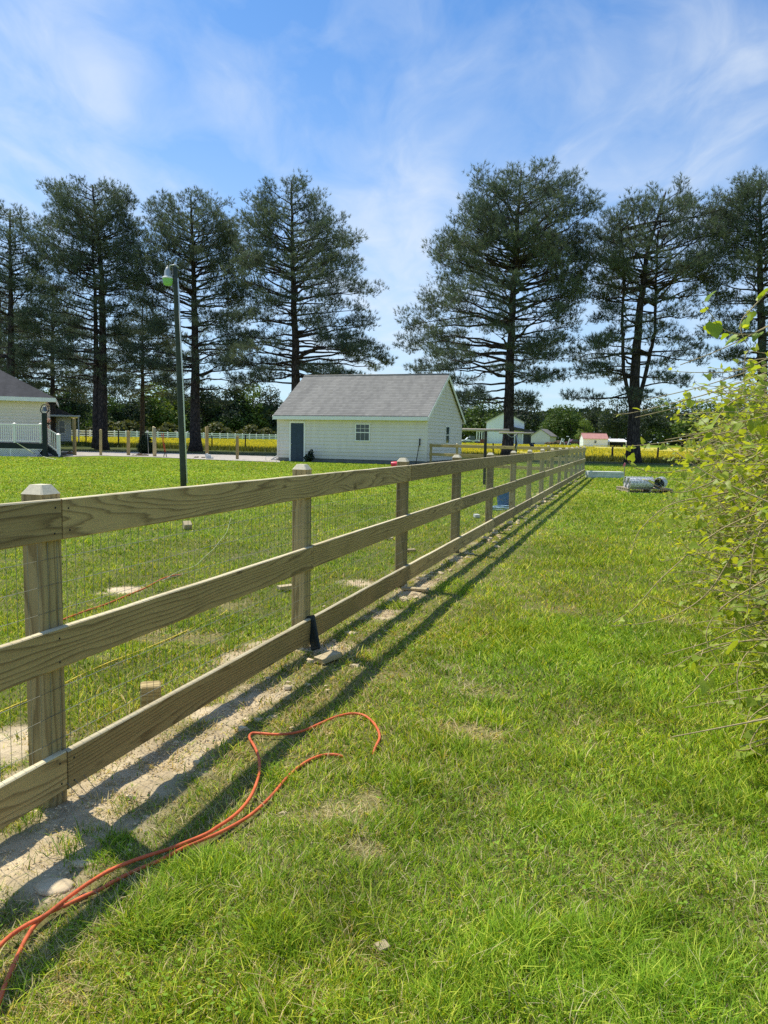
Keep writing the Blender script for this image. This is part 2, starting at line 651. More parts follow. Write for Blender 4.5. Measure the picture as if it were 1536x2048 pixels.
# ------------------------------------------------------------------ world and sun
SUN_EL, SUN_AZ = 61.0, -50.6          # degrees; azimuth to the left of straight ahead
w = bpy.data.worlds.new('World')
scene.world = w
w.use_nodes = True
nt = w.node_tree
bg = nt.nodes['Background']
sky = N(nt, 'ShaderNodeTexSky', sky_type='NISHITA')
sky.sun_disc = False
sky.sun_elevation = math.radians(SUN_EL)
sky.sun_rotation = math.radians(SUN_AZ)
sky.altitude = 0
sky.air_density = 1.0
sky.dust_density = 0.6
sky.ozone_density = 2.2
tc = N(nt, 'ShaderNodeTexCoord')
sep = N(nt, 'ShaderNodeSeparateXYZ')
L(nt, tc.outputs['Generated'], sep.inputs[0])
zc = mathn(nt, 'MAXIMUM', mathn(nt, 'ADD', sep.outputs[2], 0.10), 0.03)
cx = N(nt, 'ShaderNodeCombineXYZ')
L(nt, mathn(nt, 'DIVIDE', sep.outputs[0], zc), cx.inputs[0])
L(nt, mathn(nt, 'DIVIDE', sep.outputs[1], zc), cx.inputs[1])
# drifting wisps: warped, stretched noise on the cloud plane
mp = N(nt, 'ShaderNodeMapping')
mp.inputs['Rotation'].default_value = (0, 0, math.radians(28))
mp.inputs['Scale'].default_value = (1.5, 0.75, 1)
mp.inputs['Location'].default_value = (1.7, 0.35, 0)
L(nt, cx.outputs[0], mp.inputs['Vector'])
wr = N(nt, 'ShaderNodeTexNoise', Scale=1.3, Detail=3.0, Roughness=0.5)
L(nt, mp.outputs[0], wr.inputs['Vector'])
wv = N(nt, 'ShaderNodeVectorMath', operation='SCALE')
wv.inputs['Scale'].default_value = 0.5
L(nt, wr.outputs['Color'], wv.inputs[0])
wa = N(nt, 'ShaderNodeVectorMath', operation='ADD')
L(nt, mp.outputs[0], wa.inputs[0])
L(nt, wv.outputs[0], wa.inputs[1])
c1 = N(nt, 'ShaderNodeTexNoise', Scale=3.0, Detail=9.0, Roughness=0.56, Distortion=0.4)
L(nt, wa.outputs[0], c1.inputs['Vector'])
c2 = N(nt, 'ShaderNodeTexNoise', Scale=1.4, Detail=3.0, Roughness=0.5)
L(nt, cx.outputs[0], c2.inputs['Vector'])
cl = mathn(nt, 'ADD', mathn(nt, 'MULTIPLY', c1.outputs['Fac'], 0.75), mathn(nt, 'MULTIPLY', c2.outputs['Fac'], 0.4))


# broad banks of cloud seen in the photograph: soft regions of the dome where the wisps thicken
def bank(px, py, r, amt):
    d = ray(px, py).normalized()
    dt = N(nt, 'ShaderNodeVectorMath', operation='DOT_PRODUCT')
    L(nt, tc.outputs['Generated'], dt.inputs[0])
    dt.inputs[1].default_value = d
    mr = N(nt, 'ShaderNodeMapRange', interpolation_type='SMOOTHSTEP')
    mr.inputs['From Min'].default_value = math.cos(math.radians(r))
    mr.inputs['From Max'].default_value = 1.0
    mr.inputs['To Min'].default_value = 0
    mr.inputs['To Max'].default_value = amt
    L(nt, dt.outputs['Value'], mr.inputs['Value'])
    return mr.outputs[0]


for b in ((60, 260, 9, .09), (230, 300, 7, .04), (900, 210, 8, .10), (560, 250, 7, .07), (820, 470, 8, .15), (1400, 330, 11, .08),
          (280, 10, 9, .10), (1250, 130, 10, .03), (770, 630, 9, .13), (350, 260, 5, -.05), (600, 90, 13, -.05), (1480, 90, 6, .05)):
    cl = mathn(nt, 'ADD', cl, bank(*b))
dens = ramp(nt, cl, [(0.51, 0.0), (0.67, 0.20), (0.90, 0.60)])
# haze toward the horizon
hz = N(nt, 'ShaderNodeMapRange', interpolation_type='SMOOTHSTEP')
hz.inputs['From Min'].default_value = -0.02
hz.inputs['From Max'].default_value = 0.50
hz.inputs['To Min'].default_value = 0.52
hz.inputs['To Max'].default_value = 0.0
L(nt, sep.outputs[2], hz.inputs['Value'])
skyt = mixc(nt, 1.0, sky.outputs[0], (.58, .92, 1.21), 'MULTIPLY')
skyt = mixc(nt, hz.outputs[0], skyt, (5.6, 6.4, 7.2))
skyt = mixc(nt, dens, skyt, (5.9, 6.45, 7.05))
L(nt, skyt, bg.inputs['Color'])
bg.inputs['Strength'].default_value = 0.142

sd = bpy.data.lights.new('sun', 'SUN')
sd.energy = 5.0
sd.angle = math.radians(0.55)
sd.color = (1.0, .94, .80)
sun = bpy.data.objects.new('sun', sd)
COL.objects.link(sun)
el, az = math.radians(SUN_EL), math.radians(SUN_AZ)
SUNV = Vector((math.sin(az) * math.cos(el), math.cos(az) * math.cos(el), math.sin(el)))
sun.rotation_euler = SUNV.to_track_quat('Z', 'Y').to_euler()

# ------------------------------------------------------------------ fence frame (used by the ground too)
FB = gr(97, 1605)                       # foot of the nearest post
fu = ray(1267, 886)
fu.z = 0
fu.normalize()                          # along the fence, away from the camera
fl = Vector((-fu.y, fu.x, 0))           # left of the fence
SP = 2.42
NP_ = 15
FANG = math.atan2(fu.y, fu.x)


def fence_ts(x, y):
    dx, dy = np.asarray(x) - FB.x, np.asarray(y) - FB.y
    return dx * fu.x + dy * fu.y, dx * fl.x + dy * fl.y     # t along, s to the left


def spots(lst):
    o = []
    for px, py, r in lst:
        p = gr(px, py)
        o.append((p.x, p.y, r))
    return o


DIRT = spots([(245, 1180, .25), (720, 1165, .3), (20, 1500, .32), (640, 1290, .35), (560, 1290, .35), (500, 1320, .3), (330, 1530, .26), (110, 1710, .26), (120, 1770, .16), (230, 1640, .22),
              (60, 1560, .25), (270, 1590, .25), (420, 1430, .2)])
DRY = spots([(830, 1350, .5), (980, 1390, .4), (900, 1290, .5), (960, 1690, .16), (830, 1820, .2), (760, 1930, .12), (600, 1640, .18), (1010, 1600, .12), (700, 1600, .2),
             (650, 1440, .3), (420, 1480, .25), (1100, 1400, .35), (560, 1750, .12), (620, 1990, .12), (1080, 1900, .12), (380, 1180, .6), (350, 1280, .5), (470, 1220, .5), (1200, 985, 1.6), (1140, 1230, .5),
             (120, 1990, .12), (720, 1720, .15), (980, 1480, .3), (500, 1560, .2)])
LUSH = spots([(880, 1500, .22), (430, 1730, .16), (320, 1860, .16), (790, 1215, .35), (200, 1700, .15), (1450, 1600, .7), (1350, 1350, .9), (1150, 1650, .35), (1000, 1900, .2), (1300, 1900, .4),
              (560, 1880, .14), (900, 1990, .2), (1050, 1250, .6), (1250, 1120, 1.0), (930, 1180, .4), (60, 1090, .8), (420, 1070, .7), (250, 1110, .4), (400, 1000, 1.2), (560, 1570, .12), (820, 1590, .16)])


def fall(x, y, lst):
    m = np.zeros(np.shape(x))
    for cx_, cy_, r in lst:
        d2 = ((x - cx_) ** 2 + (y - cy_) ** 2) / (r * r)
        m = np.maximum(m, np.exp(-d2 * 1.1))
    return m


def masks(x, y):
    """dirt, dry, lush masks 0..1 over the ground"""
    x = np.asarray(x, float)
    y = np.asarray(y, float)
    t, s = fence_ts(x, y)
    n1 = vnoise(x, y, .28, 1)
    n2 = vnoise(x, y, .09, 2)
    n3 = vnoise(x, y, .9, 3)
    wob = (n1 - .5) * .30 + (n2 - .5) * .16
    near = 1 - sstep(5.0, 9.0, t)
    half = .07 + .115 * near
    cen = -.17 * near - .03
    band = 1 - sstep(half * .45, half * 1.15, np.abs(s - cen) + wob)
    inr = (t > -3) & (t < 36)
    strength = (.45 + .55 * near) * np.where(inr, 1, 0)
    patchy = sstep(.40, .58, n3 * .5 + n1 * .5 + .06 * near)
    dirt = band * strength * (.12 + .88 * patchy)
    dirt = np.maximum(dirt, sstep(.30, .75, fall(x, y, DIRT) * .85 + (n1 - .5) * .5 + (n2 - .5) * .35))
    dry = sstep(.35, .9, fall(x, y, DRY) * .62 + (n1 - .5) * .75 + (n2 - .5) * .5 + (vnoise(x, y, .5, 4) - .5) * .6)
    dry = np.maximum(dry, .32 * sstep(.62, .85, vnoise(x, y, 1.7, 5) * .6 + n1 * .4))
    dry = np.maximum(dry, .6 * (1 - sstep(.25, .9, np.abs(s + .25))) * np.where(inr, 1, 0))
    lush = sstep(.3, .8, fall(x, y, LUSH) * .8 + (n1 - .5) * .4 + (vnoise(x, y, .45, 6) - .5) * .6)
    return dirt, dry * (1 - lush * .7), lush


# ------------------------------------------------------------------ ground sheet
def axis(lo, hi, step, far, grow=1.12):
    a = list(np.arange(lo, hi + 1e-6, step))
    st = step
    while a[-1] < far:
        st *= grow
        a.append(a[-1] + st)
    st = step
    b = []
    v = lo
    while v > -far:
        st *= grow
        v -= st
        b.append(v)
    return np.array(b[::-1] + a)


gx = axis(-4.5, 4.0, .045, 2500)
gy = axis(1.0, 10.0, .045, 2500)
gy = gy[gy > -300]
GX, GY = np.meshgrid(gx, gy)
x, y = GX.ravel(), GY.ravel()
dm, ym, lm = masks(x, y)
tt, ss = fence_ts(x, y)
nearf = (1 - sstep(8, 14, np.hypot(x, y)))
GZ = .65 * sstep(58, 140, y) + nearf * ((vnoise(x, y, .5, 8) - .5) * .03 * (1 - dm) + dm * ((vnoise(x, y, .16, 9) - .5) * .022 + (vnoise(x, y, .05, 10) - .5) * .022 + .004))
GZ = np.where(np.abs(ss) < .06, np.minimum(GZ, .02), GZ)
c_soil = np.array([.52, .40, .24])
c_soil2 = np.array([.76, .62, .40])
c_thatch = np.array([.155, .140, .055])
c_green = np.array([.10, .15, .025])
c_lawn = np.array([.20, .285, .020])
nn = vnoise(x, y, .06, 11)[:, None]
base = c_thatch * (1 - .55 * nn) + c_green * .55 * nn
base = base * (1 - .45 * ym[:, None]) + np.array([.33, .27, .12]) * .45 * ym[:, None]
soil = c_soil * (1 - nn) + c_soil2 * nn
farm = sstep(6, 26, np.hypot(x, y))[:, None]
lawn = c_lawn * (.8 + .4 * vnoise(x, y, 2.5, 12)[:, None]) * (.8 + .4 * vnoise(x, y, 9, 13)[:, None])
lawn = lawn * (1 - .4 * ym[:, None]) + np.array([.26, .26, .07]) * .4 * ym[:, None]
gc = base * (1 - farm) + lawn * farm
gc = gc * (1 - dm[:, None]) + soil * dm[:, None]
# pine shade painted into the ground colour along with fallen needles, bare tan beyond
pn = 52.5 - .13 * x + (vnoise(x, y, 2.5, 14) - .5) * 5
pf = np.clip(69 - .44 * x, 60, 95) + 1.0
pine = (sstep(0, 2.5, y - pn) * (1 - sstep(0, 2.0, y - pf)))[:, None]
litter_shade = np.array([.060, .062, .026]) * (.7 + .6 * vnoise(x, y, 1.2, 15)[:, None])
gc = gc * (1 - .88 * pine) + litter_shade * .88 * pine
ny, nx = GX.shape
idx = np.arange(nx * ny).reshape(ny, nx)
Q = np.stack([idx[:-1, :-1], idx[:-1, 1:], idx[1:, 1:], idx[1:, :-1]], -1).reshape(-1, 4)
m, nt, out = new_mat('lawn_and_soil')
at = N(nt, 'ShaderNodeVertexColor', layer_name='Col')
tc = N(nt, 'ShaderNodeTexCoord')
n1 = N(nt, 'ShaderNodeTexNoise', Scale=55.0, Detail=5.0, Roughness=0.7)
n2 = N(nt, 'ShaderNodeTexNoise', Scale=3.5, Detail=6.0, Roughness=0.65)
n3 = N(nt, 'ShaderNodeTexNoise', Scale=.35, Detail=4.0)
for n_ in (n1, n2, n3):
    L(nt, tc.outputs['Object'], n_.inputs['Vector'])
v = mathn(nt, 'MULTIPLY', mathn(nt, 'ADD', n1.outputs['Fac'], .5), mathn(nt, 'ADD', n2.outputs['Fac'], .5))
v = mathn(nt, 'MULTIPLY', v, mathn(nt, 'ADD', mathn(nt, 'MULTIPLY', n3.outputs['Fac'], .6), .7))
cc = N(nt, 'ShaderNodeCombineColor')
for i in range(3):
    L(nt, v, cc.inputs[i])
gcol = mixc(nt, 1.0, at.outputs['Color'], cc.outputs[0], 'MULTIPLY')
principled(nt, out, gcol, .95, v, .7, .02, .08)
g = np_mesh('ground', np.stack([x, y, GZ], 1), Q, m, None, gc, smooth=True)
g['kind'] = 'structure'


def gz_at(px_, py_):
    """height of the ground sheet's soft undulation near the camera"""
    d_, _, _ = masks(np.array([px_]), np.array([py_]))
    return float(.65 * sstep(58, 140, py_) + (1 - sstep(8, 14, math.hypot(px_, py_))) * ((vnoise(px_, py_, .5, 8) - .5) * .03 * (1 - d_[0]) + d_[0] * ((vnoise(px_, py_, .11, 9) - .5) * .06 + .008)))


# gravel drive
mb = MB()
edge0 = [(60, 914), (128, 914), (200, 912), (300, 914.5), (420, 920), (560, 925)]
edge1 = [(60, 903), (128, 903), (200, 904), (300, 905.5), (420, 909), (560, 914)]
A = [gr(*p) for p in edge0]
B = [gr(*p) for p in edge1]
vs = []
for a, b in zip(A, B):
    for k in range(5):
        q = a.lerp(b, k / 4)
        vs.append((q.x, q.y, terr(q.x, q.y) + .02 + random.uniform(0, .01)))
fs = [(i * 5 + k, i * 5 + 5 + k, i * 5 + 6 + k, i * 5 + 1 + k) for i in range(len(A) - 1) for k in range(4)]
mb.add(vs, fs, True)
o = mb.build('driveway', M['gravel'])
o['kind'] = 'structure'

# yellow meadow: green under-sheet and flowers standing in it
fy0 = lambda X: min(95.0, max(60.0, 69 - 0.44 * X))      # near edge drifts nearer to the right
mb = MB()
vs = []
xs_ = np.linspace(-70, 75, 59)
ysn = 14
for X in xs_:
    for k in range(ysn):
        Y = fy0(X) + (136 - fy0(X)) * k / (ysn - 1)
        vs.append((X, Y, terr(X, Y) + .03))
fs = [(i * ysn + k, i * ysn + ysn + k, i * ysn + ysn + 1 + k, i * ysn + k + 1) for i in range(len(xs_) - 1) for k in range(ysn - 1)]
mb.add(vs, fs, True)
M['meadow'] = plain('meadow_green', (.50, .43, .06), .9, .4, .6)
o = mb.build('meadow', M['meadow'])
o['kind'] = 'structure'
n = 220000
X = RNG.uniform(-70, 75, n)
e0 = np.clip(69 - .44 * X, 60, 95)
Y = e0 + (136 - e0) * RNG.random(n) ** 1.25
keep = (vnoise(X, Y, 5, 20) * .6 + vnoise(X, Y, 1.5, 21) * .4) > .30
keep &= ~((X > 31) & (Y > 96) & (vnoise(X, Y, 6, 22) > .3))
X, Y = X[keep], Y[keep]
n = len(X)
Z = .65 * sstep(58, 140, Y)
h = RNG.uniform(.12, .32, n)
a = RNG.uniform(0, PI, n)
wd = RNG.uniform(.03, .085, n)
ca, sa = np.cos(a) * wd, np.sin(a) * wd
V = np.stack([np.stack([X - ca, Y - sa, Z + h * .55], 1), np.stack([X + ca, Y + sa, Z + h * .55], 1), np.stack([X + ca * .7, Y + sa * .7, Z + h], 1), np.stack([X - ca * .7, Y - sa * .7, Z + h], 1)], 1).reshape(-1, 3)
ye = RNG.random(n)[:, None]
cf = np.where(ye < .70, np.array([.80, .70, .06]), np.array([.36, .40, .07])) * RNG.uniform(.75, 1.1, (n, 1))
o = np_mesh('yellow_flowers', V, np.arange(4 * n).reshape(-1, 4), M['flower'], None, np.repeat(cf, 4, 0))
tag(o, 'yellow wildflowers filling the meadow beyond the pines', 'flowers', kind='stuff')

# ------------------------------------------------------------------ hose paths (needed for the grass)
def crop2(pts, z=.03):
    return [gr(px * 800 / 1536, 1400 + py * 648 / 1244, z) for px, py in pts]


H1 = [(1440, 185), (1458, 140), (1440, 95), (1400, 60), (1350, 52), (1290, 65), (1230, 90), (1180, 112), (1120, 128), (1060, 132), (1000, 128), (967, 128), (958, 145), (975, 175), (992, 215), (996, 270), (985, 320),
      (960, 375), (920, 425), (870, 465), (830, 490), (800, 510), (760, 528), (710, 548), (640, 575), (560, 600), (490, 625), (420, 655), (360, 690), (300, 730), (240, 775), (190, 815), (150, 840), (100, 865), (40, 905), (-20, 960), (-90, 1010)]
H2 = [(1440, 185), (1425, 205), (1380, 215), (1340, 214), (1305, 213), (1250, 210), (1200, 225), (1150, 255), (1100, 300), (1050, 360), (1000, 410), (950, 450), (890, 485), (830, 515), (770, 540), (700, 570), (600, 622), (520, 655), (440, 695), (380, 730),
      (320, 755), (260, 785), (200, 810), (165, 835), (130, 870), (95, 925), (60, 1000), (25, 1080), (-5, 1160), (-30, 1230)]
hose_a = crop2(H1)
hose_b = crop2(H2, .020)
for i_ in (1, 2, 3):
    hose_b[i_].z = -.012                # runs under the turf here
hose_path = spline(list(reversed(hose_a)) + hose_b[1:], 5)
HP = np.array([(p.x, p.y) for p in hose_path])

# ------------------------------------------------------------------ grass
def grass(n, d0, d1, seg3, seed):
    r = np.random.default_rng(seed)
    D = d0 * (d1 / d0) ** r.random(n)
    X = D * r.uniform(-.72, .66, n) + r.uniform(-.5, .5, n)
    Y = D + r.uniform(-.02, .02, n) * D
    dm, ym, lm = masks(X, Y)
    t, s = fence_ts(X, Y)
    keep = r.random(n) > dm * (.58 + .55 * vnoise(X, Y, .08, 39))
    keep &= r.random(n) > ym * .18
    keep &= ~((np.abs(s) < .065) & (np.abs((t / SP + .5) % 1 - .5) * SP < .065))
    nd = D < 4.5
    k = np.where(nd)[0]
    if len(k):
        dmin = np.full(len(k), 9.0)
        for i in range(0, len(HP), 1):
            dmin = np.minimum(dmin, (X[k] - HP[i, 0]) ** 2 + (Y[k] - HP[i, 1]) ** 2)
        dmin = np.sqrt(dmin)
        kill = (dmin < .008) | ((dmin < .03) & (r.random(len(k)) < .5))
        # the stretch between the two loop ends lies buried in the turf
        buried = (X[k] > -.12) & (X[k] < -.0) & (Y[k] > 2.9)
        keep[k] &= ~(kill & ~buried)
    X, Y, D, dm, ym, lm, s = X[keep], Y[keep], D[keep], dm[keep], ym[keep], lm[keep], s[keep]
    n = len(X)
    clump = vnoise(X, Y, .16, 31) * .6 + vnoise(X, Y, .05, 32) * .4
    h = (.018 + .036 * clump + .016 * lm * (.35 + clump)) * r.uniform(.6, 1.35, n) * (1 - .35 * ym)
    tall = (vnoise(X, Y, .22, 33) > .70) & (r.random(n) < .45)
    h = np.where(tall, h * 1.35 + .006, h)
    h = np.where(s > .5, h * .8, h)
    h *= 1 + .25 * sstep(6, 20, D)
    wdt = np.maximum(.0034, .00135 * D) * r.uniform(.6, 1.4, n)
    az = r.uniform(0, 2 * PI, n)
    # blades of one tuft lean the same way
    ta = vnoise(X, Y, .13, 34) * 4 * PI
    lean = r.uniform(.1, 1.5, n) * (1 + .6 * ym)
    la = np.where(r.random(n) < .3, ta + r.normal(0, .6, n), r.uniform(0, 2 * PI, n))
    dx, dy = np.cos(la) * lean * h, np.sin(la) * lean * h
    px, py = np.cos(az) * wdt / 2, np.sin(az) * wdt / 2
    z0 = .65 * sstep(58, 140, Y) + (1 - sstep(8, 14, np.hypot(X, Y))) * (vnoise(X, Y, .5, 8) - .5) * .03 * (1 - dm) - .006
    # colours
    u = r.random((n, 1))
    g1, g2, g3 = np.array([.330, .470, .030]), np.array([.110, .220, .018]), np.array([.58, .62, .085])
    c = g1 * (1 - u) + g2 * u
    sel = (r.random((n, 1)) < .18)
    c = np.where(sel, g3, c)
    straw = np.array([.72, .60, .32])
    nearl = 1 - sstep(3.5, 8, D + np.maximum(X, 0) * 2.2)
    isdry = (r.random(n) < (.11 + .13 * nearl + .62 * ym + .25 * dm) * (1 - .75 * lm))[:, None]
    c = np.where(isdry, straw * r.uniform(.6, 1.05, (n, 1)), c)
    c = c * (.78 + .44 * vnoise(X, Y, .35, 35)[:, None]) * (.85 + .3 * vnoise(X, Y, 2.4, 36)[:, None])
    warm = vnoise(X, Y, 1.1, 37)[:, None]
    c = c * (1 + (warm - .5) * np.array([.26, .06, -.2]))
    # dead blades lie flat
    flat = isdry[:, 0] & (r.random(n) < .6)
    zt = np.where(flat, h * .3, h)
    dx = np.where(flat, dx * 1.8, dx)
    dy = np.where(flat, dy * 1.8, dy)
    if seg3:
        V = np.empty((n, 5, 3))
        V[:, 0] = np.stack([X - px, Y - py, z0], 1)
        V[:, 1] = np.stack([X + px, Y + py, z0], 1)
        V[:, 2] = np.stack([X - px * .8 + dx * .35, Y - py * .8 + dy * .35, z0 + zt * .6], 1)
        V[:, 3] = np.stack([X + px * .8 + dx * .35, Y + py * .8 + dy * .35, z0 + zt * .6], 1)
        V[:, 4] = np.stack([X + dx, Y + dy, z0 + zt], 1)
        b = np.arange(n)[:, None] * 5
        T = np.concatenate([b + np.array([[0, 1, 2]]), b + np.array([[1, 3, 2]]), b + np.array([[2, 3, 4]])], 0)
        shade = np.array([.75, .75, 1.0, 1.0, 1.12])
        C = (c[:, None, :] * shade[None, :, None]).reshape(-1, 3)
        return V.reshape(-1, 3), T, C
    V = np.empty((n, 3, 3))
    V[:, 0] = np.stack([X - px * 1.2, Y - py * 1.2, z0], 1)
    V[:, 1] = np.stack([X + px * 1.2, Y + py * 1.2, z0], 1)
    V[:, 2] = np.stack([X + dx, Y + dy, z0 + zt], 1)
    T = np.arange(3 * n).reshape(-1, 3)
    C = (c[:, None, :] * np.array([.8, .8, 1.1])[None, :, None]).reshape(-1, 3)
    return V.reshape(-1, 3), T, C


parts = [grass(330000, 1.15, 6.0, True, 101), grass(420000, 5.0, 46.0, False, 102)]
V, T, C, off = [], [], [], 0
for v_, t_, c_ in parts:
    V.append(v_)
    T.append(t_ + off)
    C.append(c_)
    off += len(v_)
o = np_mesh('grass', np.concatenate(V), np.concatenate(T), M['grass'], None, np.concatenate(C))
tag(o, 'uneven sunlit lawn grass with dry straw patches on both sides of the fence', 'grass', kind='stuff')
del V, T, C, parts

# clover and small broad weeds in the turf near the camera
r = np.random.default_rng(55)
n = 7000
D = 1.2 * (7 / 1.2) ** r.random(n)
X = D * r.uniform(-.6, .6, n)
Y = D
dm, ym, lm = masks(X, Y)
kk = (vnoise(X, Y, .4, 41) > .55) & (r.random(n) > dm) & (((X[:, None] - HP[None, ::3, 0]) ** 2 + (Y[:, None] - HP[None, ::3, 1]) ** 2).min(1) > .0016)
X, Y = X[kk], Y[kk]
n = len(X)
sz = r.uniform(.003, .006, n) * (1 + .10 * Y)
az = r.uniform(0, 2 * PI, n)
zz = r.uniform(.012, .045, n)
tx, ty = r.normal(0, .35, n), r.normal(0, .35, n)
V = np.empty((n, 6, 3))
for k in range(6):
    aa = az + k * PI / 3
    ox, oy = np.cos(aa) * sz, np.sin(aa) * sz * .8
    V[:, k] = np.stack([X + ox, Y + oy, zz + ox * tx + oy * ty], 1)
b = np.arange(n)[:, None] * 6
T = np.concatenate([b + np.array([[0, 1, 2]]), b + np.array([[0, 2, 3]]), b + np.array([[0, 3, 4]]), b + np.array([[0, 4, 5]])], 0)
c = np.array([.25, .40, .05]) * r.uniform(.7, 1.3, (n, 1))
o = np_mesh('clover_weeds', V.reshape(-1, 3), T, M['grass'], None, np.repeat(c, 6, 0))
tag(o, 'small round clover and weed leaves growing low in the lawn', 'weeds', kind='stuff')

# rough unmown grass along the shaded strip before the meadow
r = np.random.default_rng(56)
n = 26000
X = r.uniform(-45, 45, n)
Y = np.clip(69 - .44 * X, 60, 95) + r.normal(-1.0, 1.1, n)
h = r.uniform(.2, .55, n)
az = r.uniform(0, PI, n)
wv_ = r.uniform(.02, .05, n)
Z = .65 * sstep(58, 140, Y)
V = np.stack([np.stack([X - np.cos(az) * wv_, Y - np.sin(az) * wv_, Z], 1), np.stack([X + np.cos(az) * wv_, Y + np.sin(az) * wv_, Z], 1), np.stack([X + r.normal(0, .12, n), Y + r.normal(0, .12, n), Z + h], 1)], 1).reshape(-1, 3)
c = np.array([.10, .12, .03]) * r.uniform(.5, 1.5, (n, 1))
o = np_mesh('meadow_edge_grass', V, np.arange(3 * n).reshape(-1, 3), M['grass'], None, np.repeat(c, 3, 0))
tag(o, 'tall unmown grass along the near edge of the yellow meadow', 'tall grass', kind='stuff')

# ------------------------------------------------------------------ wooden board fence
fence = thing('board_fence', 'long wooden fence of three boards on square posts running away across the lawn', 'fence', FB, FANG)


def post_mesh(h=1.225, w_=.102, cap=.035):
    mb = MB()
    a, b, e = w_ / 2, w_ / 2 - .006, .032
    rings = [(a, -.25), (a, h - .006), (a + .001, h), (e - .004, h + cap)]
    vs = []
    for i, (q, z) in enumerate(rings):
        c = .007 if i < 3 else .003
        vs += [(-q + c, -q, z), (q - c, -q, z), (q, -q + c, z), (q, q - c, z), (q - c, q, z), (-q + c, q, z), (-q, q - c, z), (-q, -q + c, z)]
    fs = []
    for k in range(3):
        for i in range(8):
            j = (i + 1) % 8
            fs.append((k * 8 + i, k * 8 + j, k * 8 + 8 + j, k * 8 + 8 + i))
    mb.add(vs, fs)
    mb.cur = 1
    mb.add([vs[24 + i] for i in range(8)], [tuple(range(8))])
    # sun on the chamfered end grain is painted in as a lighter colour
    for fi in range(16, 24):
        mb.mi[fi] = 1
    # turn the mesh so that its length is along x for the wood grain
    mb.v = [(z, yy, -xx) for xx, yy, z in mb.v]
    return mb


M['sunlit_endgrain'] = plain('sunlit_end_grain', (.74, .65, .46), .8, .12, 60)
pm = post_mesh()
first = None
for k in range(-1, NP_):
    rot = (random.uniform(-.008, .008), -PI / 2 + random.uniform(-.006, .006), random.uniform(-.03, .03))
    loc = (k * SP + random.uniform(-.008, .008), random.uniform(-.004, .004), random.uniform(-.012, .01))
    if first is None:
        o = pm.build('post', [M['post'], M['sunlit_endgrain']], fence)
        first = o
    else:
        o = first.copy()
        COL.objects.link(o)
    o.location = loc
    o.rotation_euler = rot


def board_obj(parent, x0, x1, z0, hgt, yc, th=.032, name='rail'):
    ln = x1 - x0 - .004
    nseg = 24
    mb = MB()
    amp, ph = random.uniform(-.005, .005), random.uniform(0, 6)
    vs, fs = [], []
    c = .004
    for i in range(nseg + 1):
        xx = -ln / 2 + ln * i / nseg
        bow = amp * math.sin(ph + 2.2 * i / nseg)
        e = [random.uniform(-.0012, .0012) for _ in range(2)]
        hh, tq = hgt / 2, th / 2
        ring = [(-tq + c, -hh), (tq - c, -hh + e[0]), (tq, -hh + c), (tq, hh - c), (tq - c, hh + e[1]), (-tq + c, hh + e[1]), (-tq, hh - c), (-tq, -hh + c)]
        vs += [(xx, yy + bow, zz) for yy, zz in ring]
    for i in range(nseg):
        for k in range(8):
            j = (k + 1) % 8
            fs.append((i * 8 + k, i * 8 + 8 + k, i * 8 + 8 + j, i * 8 + j))
    fs.append(tuple(range(8)))
    fs.append(tuple(nseg * 8 + k for k in range(7, -1, -1)))
    mb.add(vs, fs)
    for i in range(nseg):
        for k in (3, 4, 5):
            mb.mi[i * 8 + k] = 2           # upper edge coloured lighter for the sun on it
    mb.cur = 1
    for xe in (-ln / 2 + .035, 0.0, ln / 2 - .035):       # nail heads at each post
        for zz in (-hgt * .3, hgt * .28):
            q = random.uniform(-.008, .008)
            bow = amp * math.sin(ph + 2.2 * (xe / ln + .5))
            mb.tube([(xe + q, -th / 2 + bow + .002, zz + q), (xe + q, -th / 2 + bow - .0012, zz + q)], .0042, 6)
    o = mb.build(name, [M['board'], M['black'], M['sunlit_edge']], parent)
    o.location = ((x0 + x1) / 2, yc, z0 + hgt / 2 + random.uniform(-.004, .004))
    o.rotation_euler = (random.uniform(-.012, .012), random.uniform(-.0015, .0015), 0)
    return o


for z0, ph in ((1.045, 0), (.558, 1), (.06, 0)):
    k = -1 - (0 if ph == 0 else 1)
    if ph == 0:
        edges = [-1] + list(range(0, NP_, 2))
    else:
        edges = [-1] + list(range(1, NP_, 2)) + [NP_ - 1]
    edges = sorted(set(edges))
    for a, b in zip(edges[:-1], edges[1:]):
        e0 = a * SP + (.0 if a > 0 or a == 0 else -.05)
        e1 = b * SP + (.05 if b == NP_ - 1 else 0)
        board_obj(fence, e0 + .012, e1 + .012, z0, .155, -.051 - .018)

# welded wire between boards and posts
mb = MB()
yw = -.0526


def wire(a, b, rad):
    a, b = Vector(a), Vector(b)
    d = (b - a).normalized()
    u = d.orthogonal().normalized()
    v_ = d.cross(u)
    vs = [p + (u * math.cos(q) + v_ * math.sin(q)) * rad for p in (a, b) for q in (0, 2.094, 4.189)]
    mb.add(vs, [(0, 1, 4, 3), (1, 2, 5, 4), (2, 0, 3, 5)])


xw = -SP
while xw < (NP_ - 1) * SP:
    q = random.uniform(-.003, .003)
    wire((xw, yw, .02 + random.uniform(-.015, .01)), (xw + q, yw, 1.17), .0011)
    xw += .0508
for i in range(12):
    z = .06 + i * .1016
    px_ = -SP
    zl = z
    while px_ < (NP_ - 1) * SP - .01:
        nx_ = min(px_ + .605, (NP_ - 1) * SP)
        zn = z + random.uniform(-.004, .004)
        wire((px_, yw - .0015, zl), (nx_, yw - .0015, zn), .0012)
        px_, zl = nx_, zn
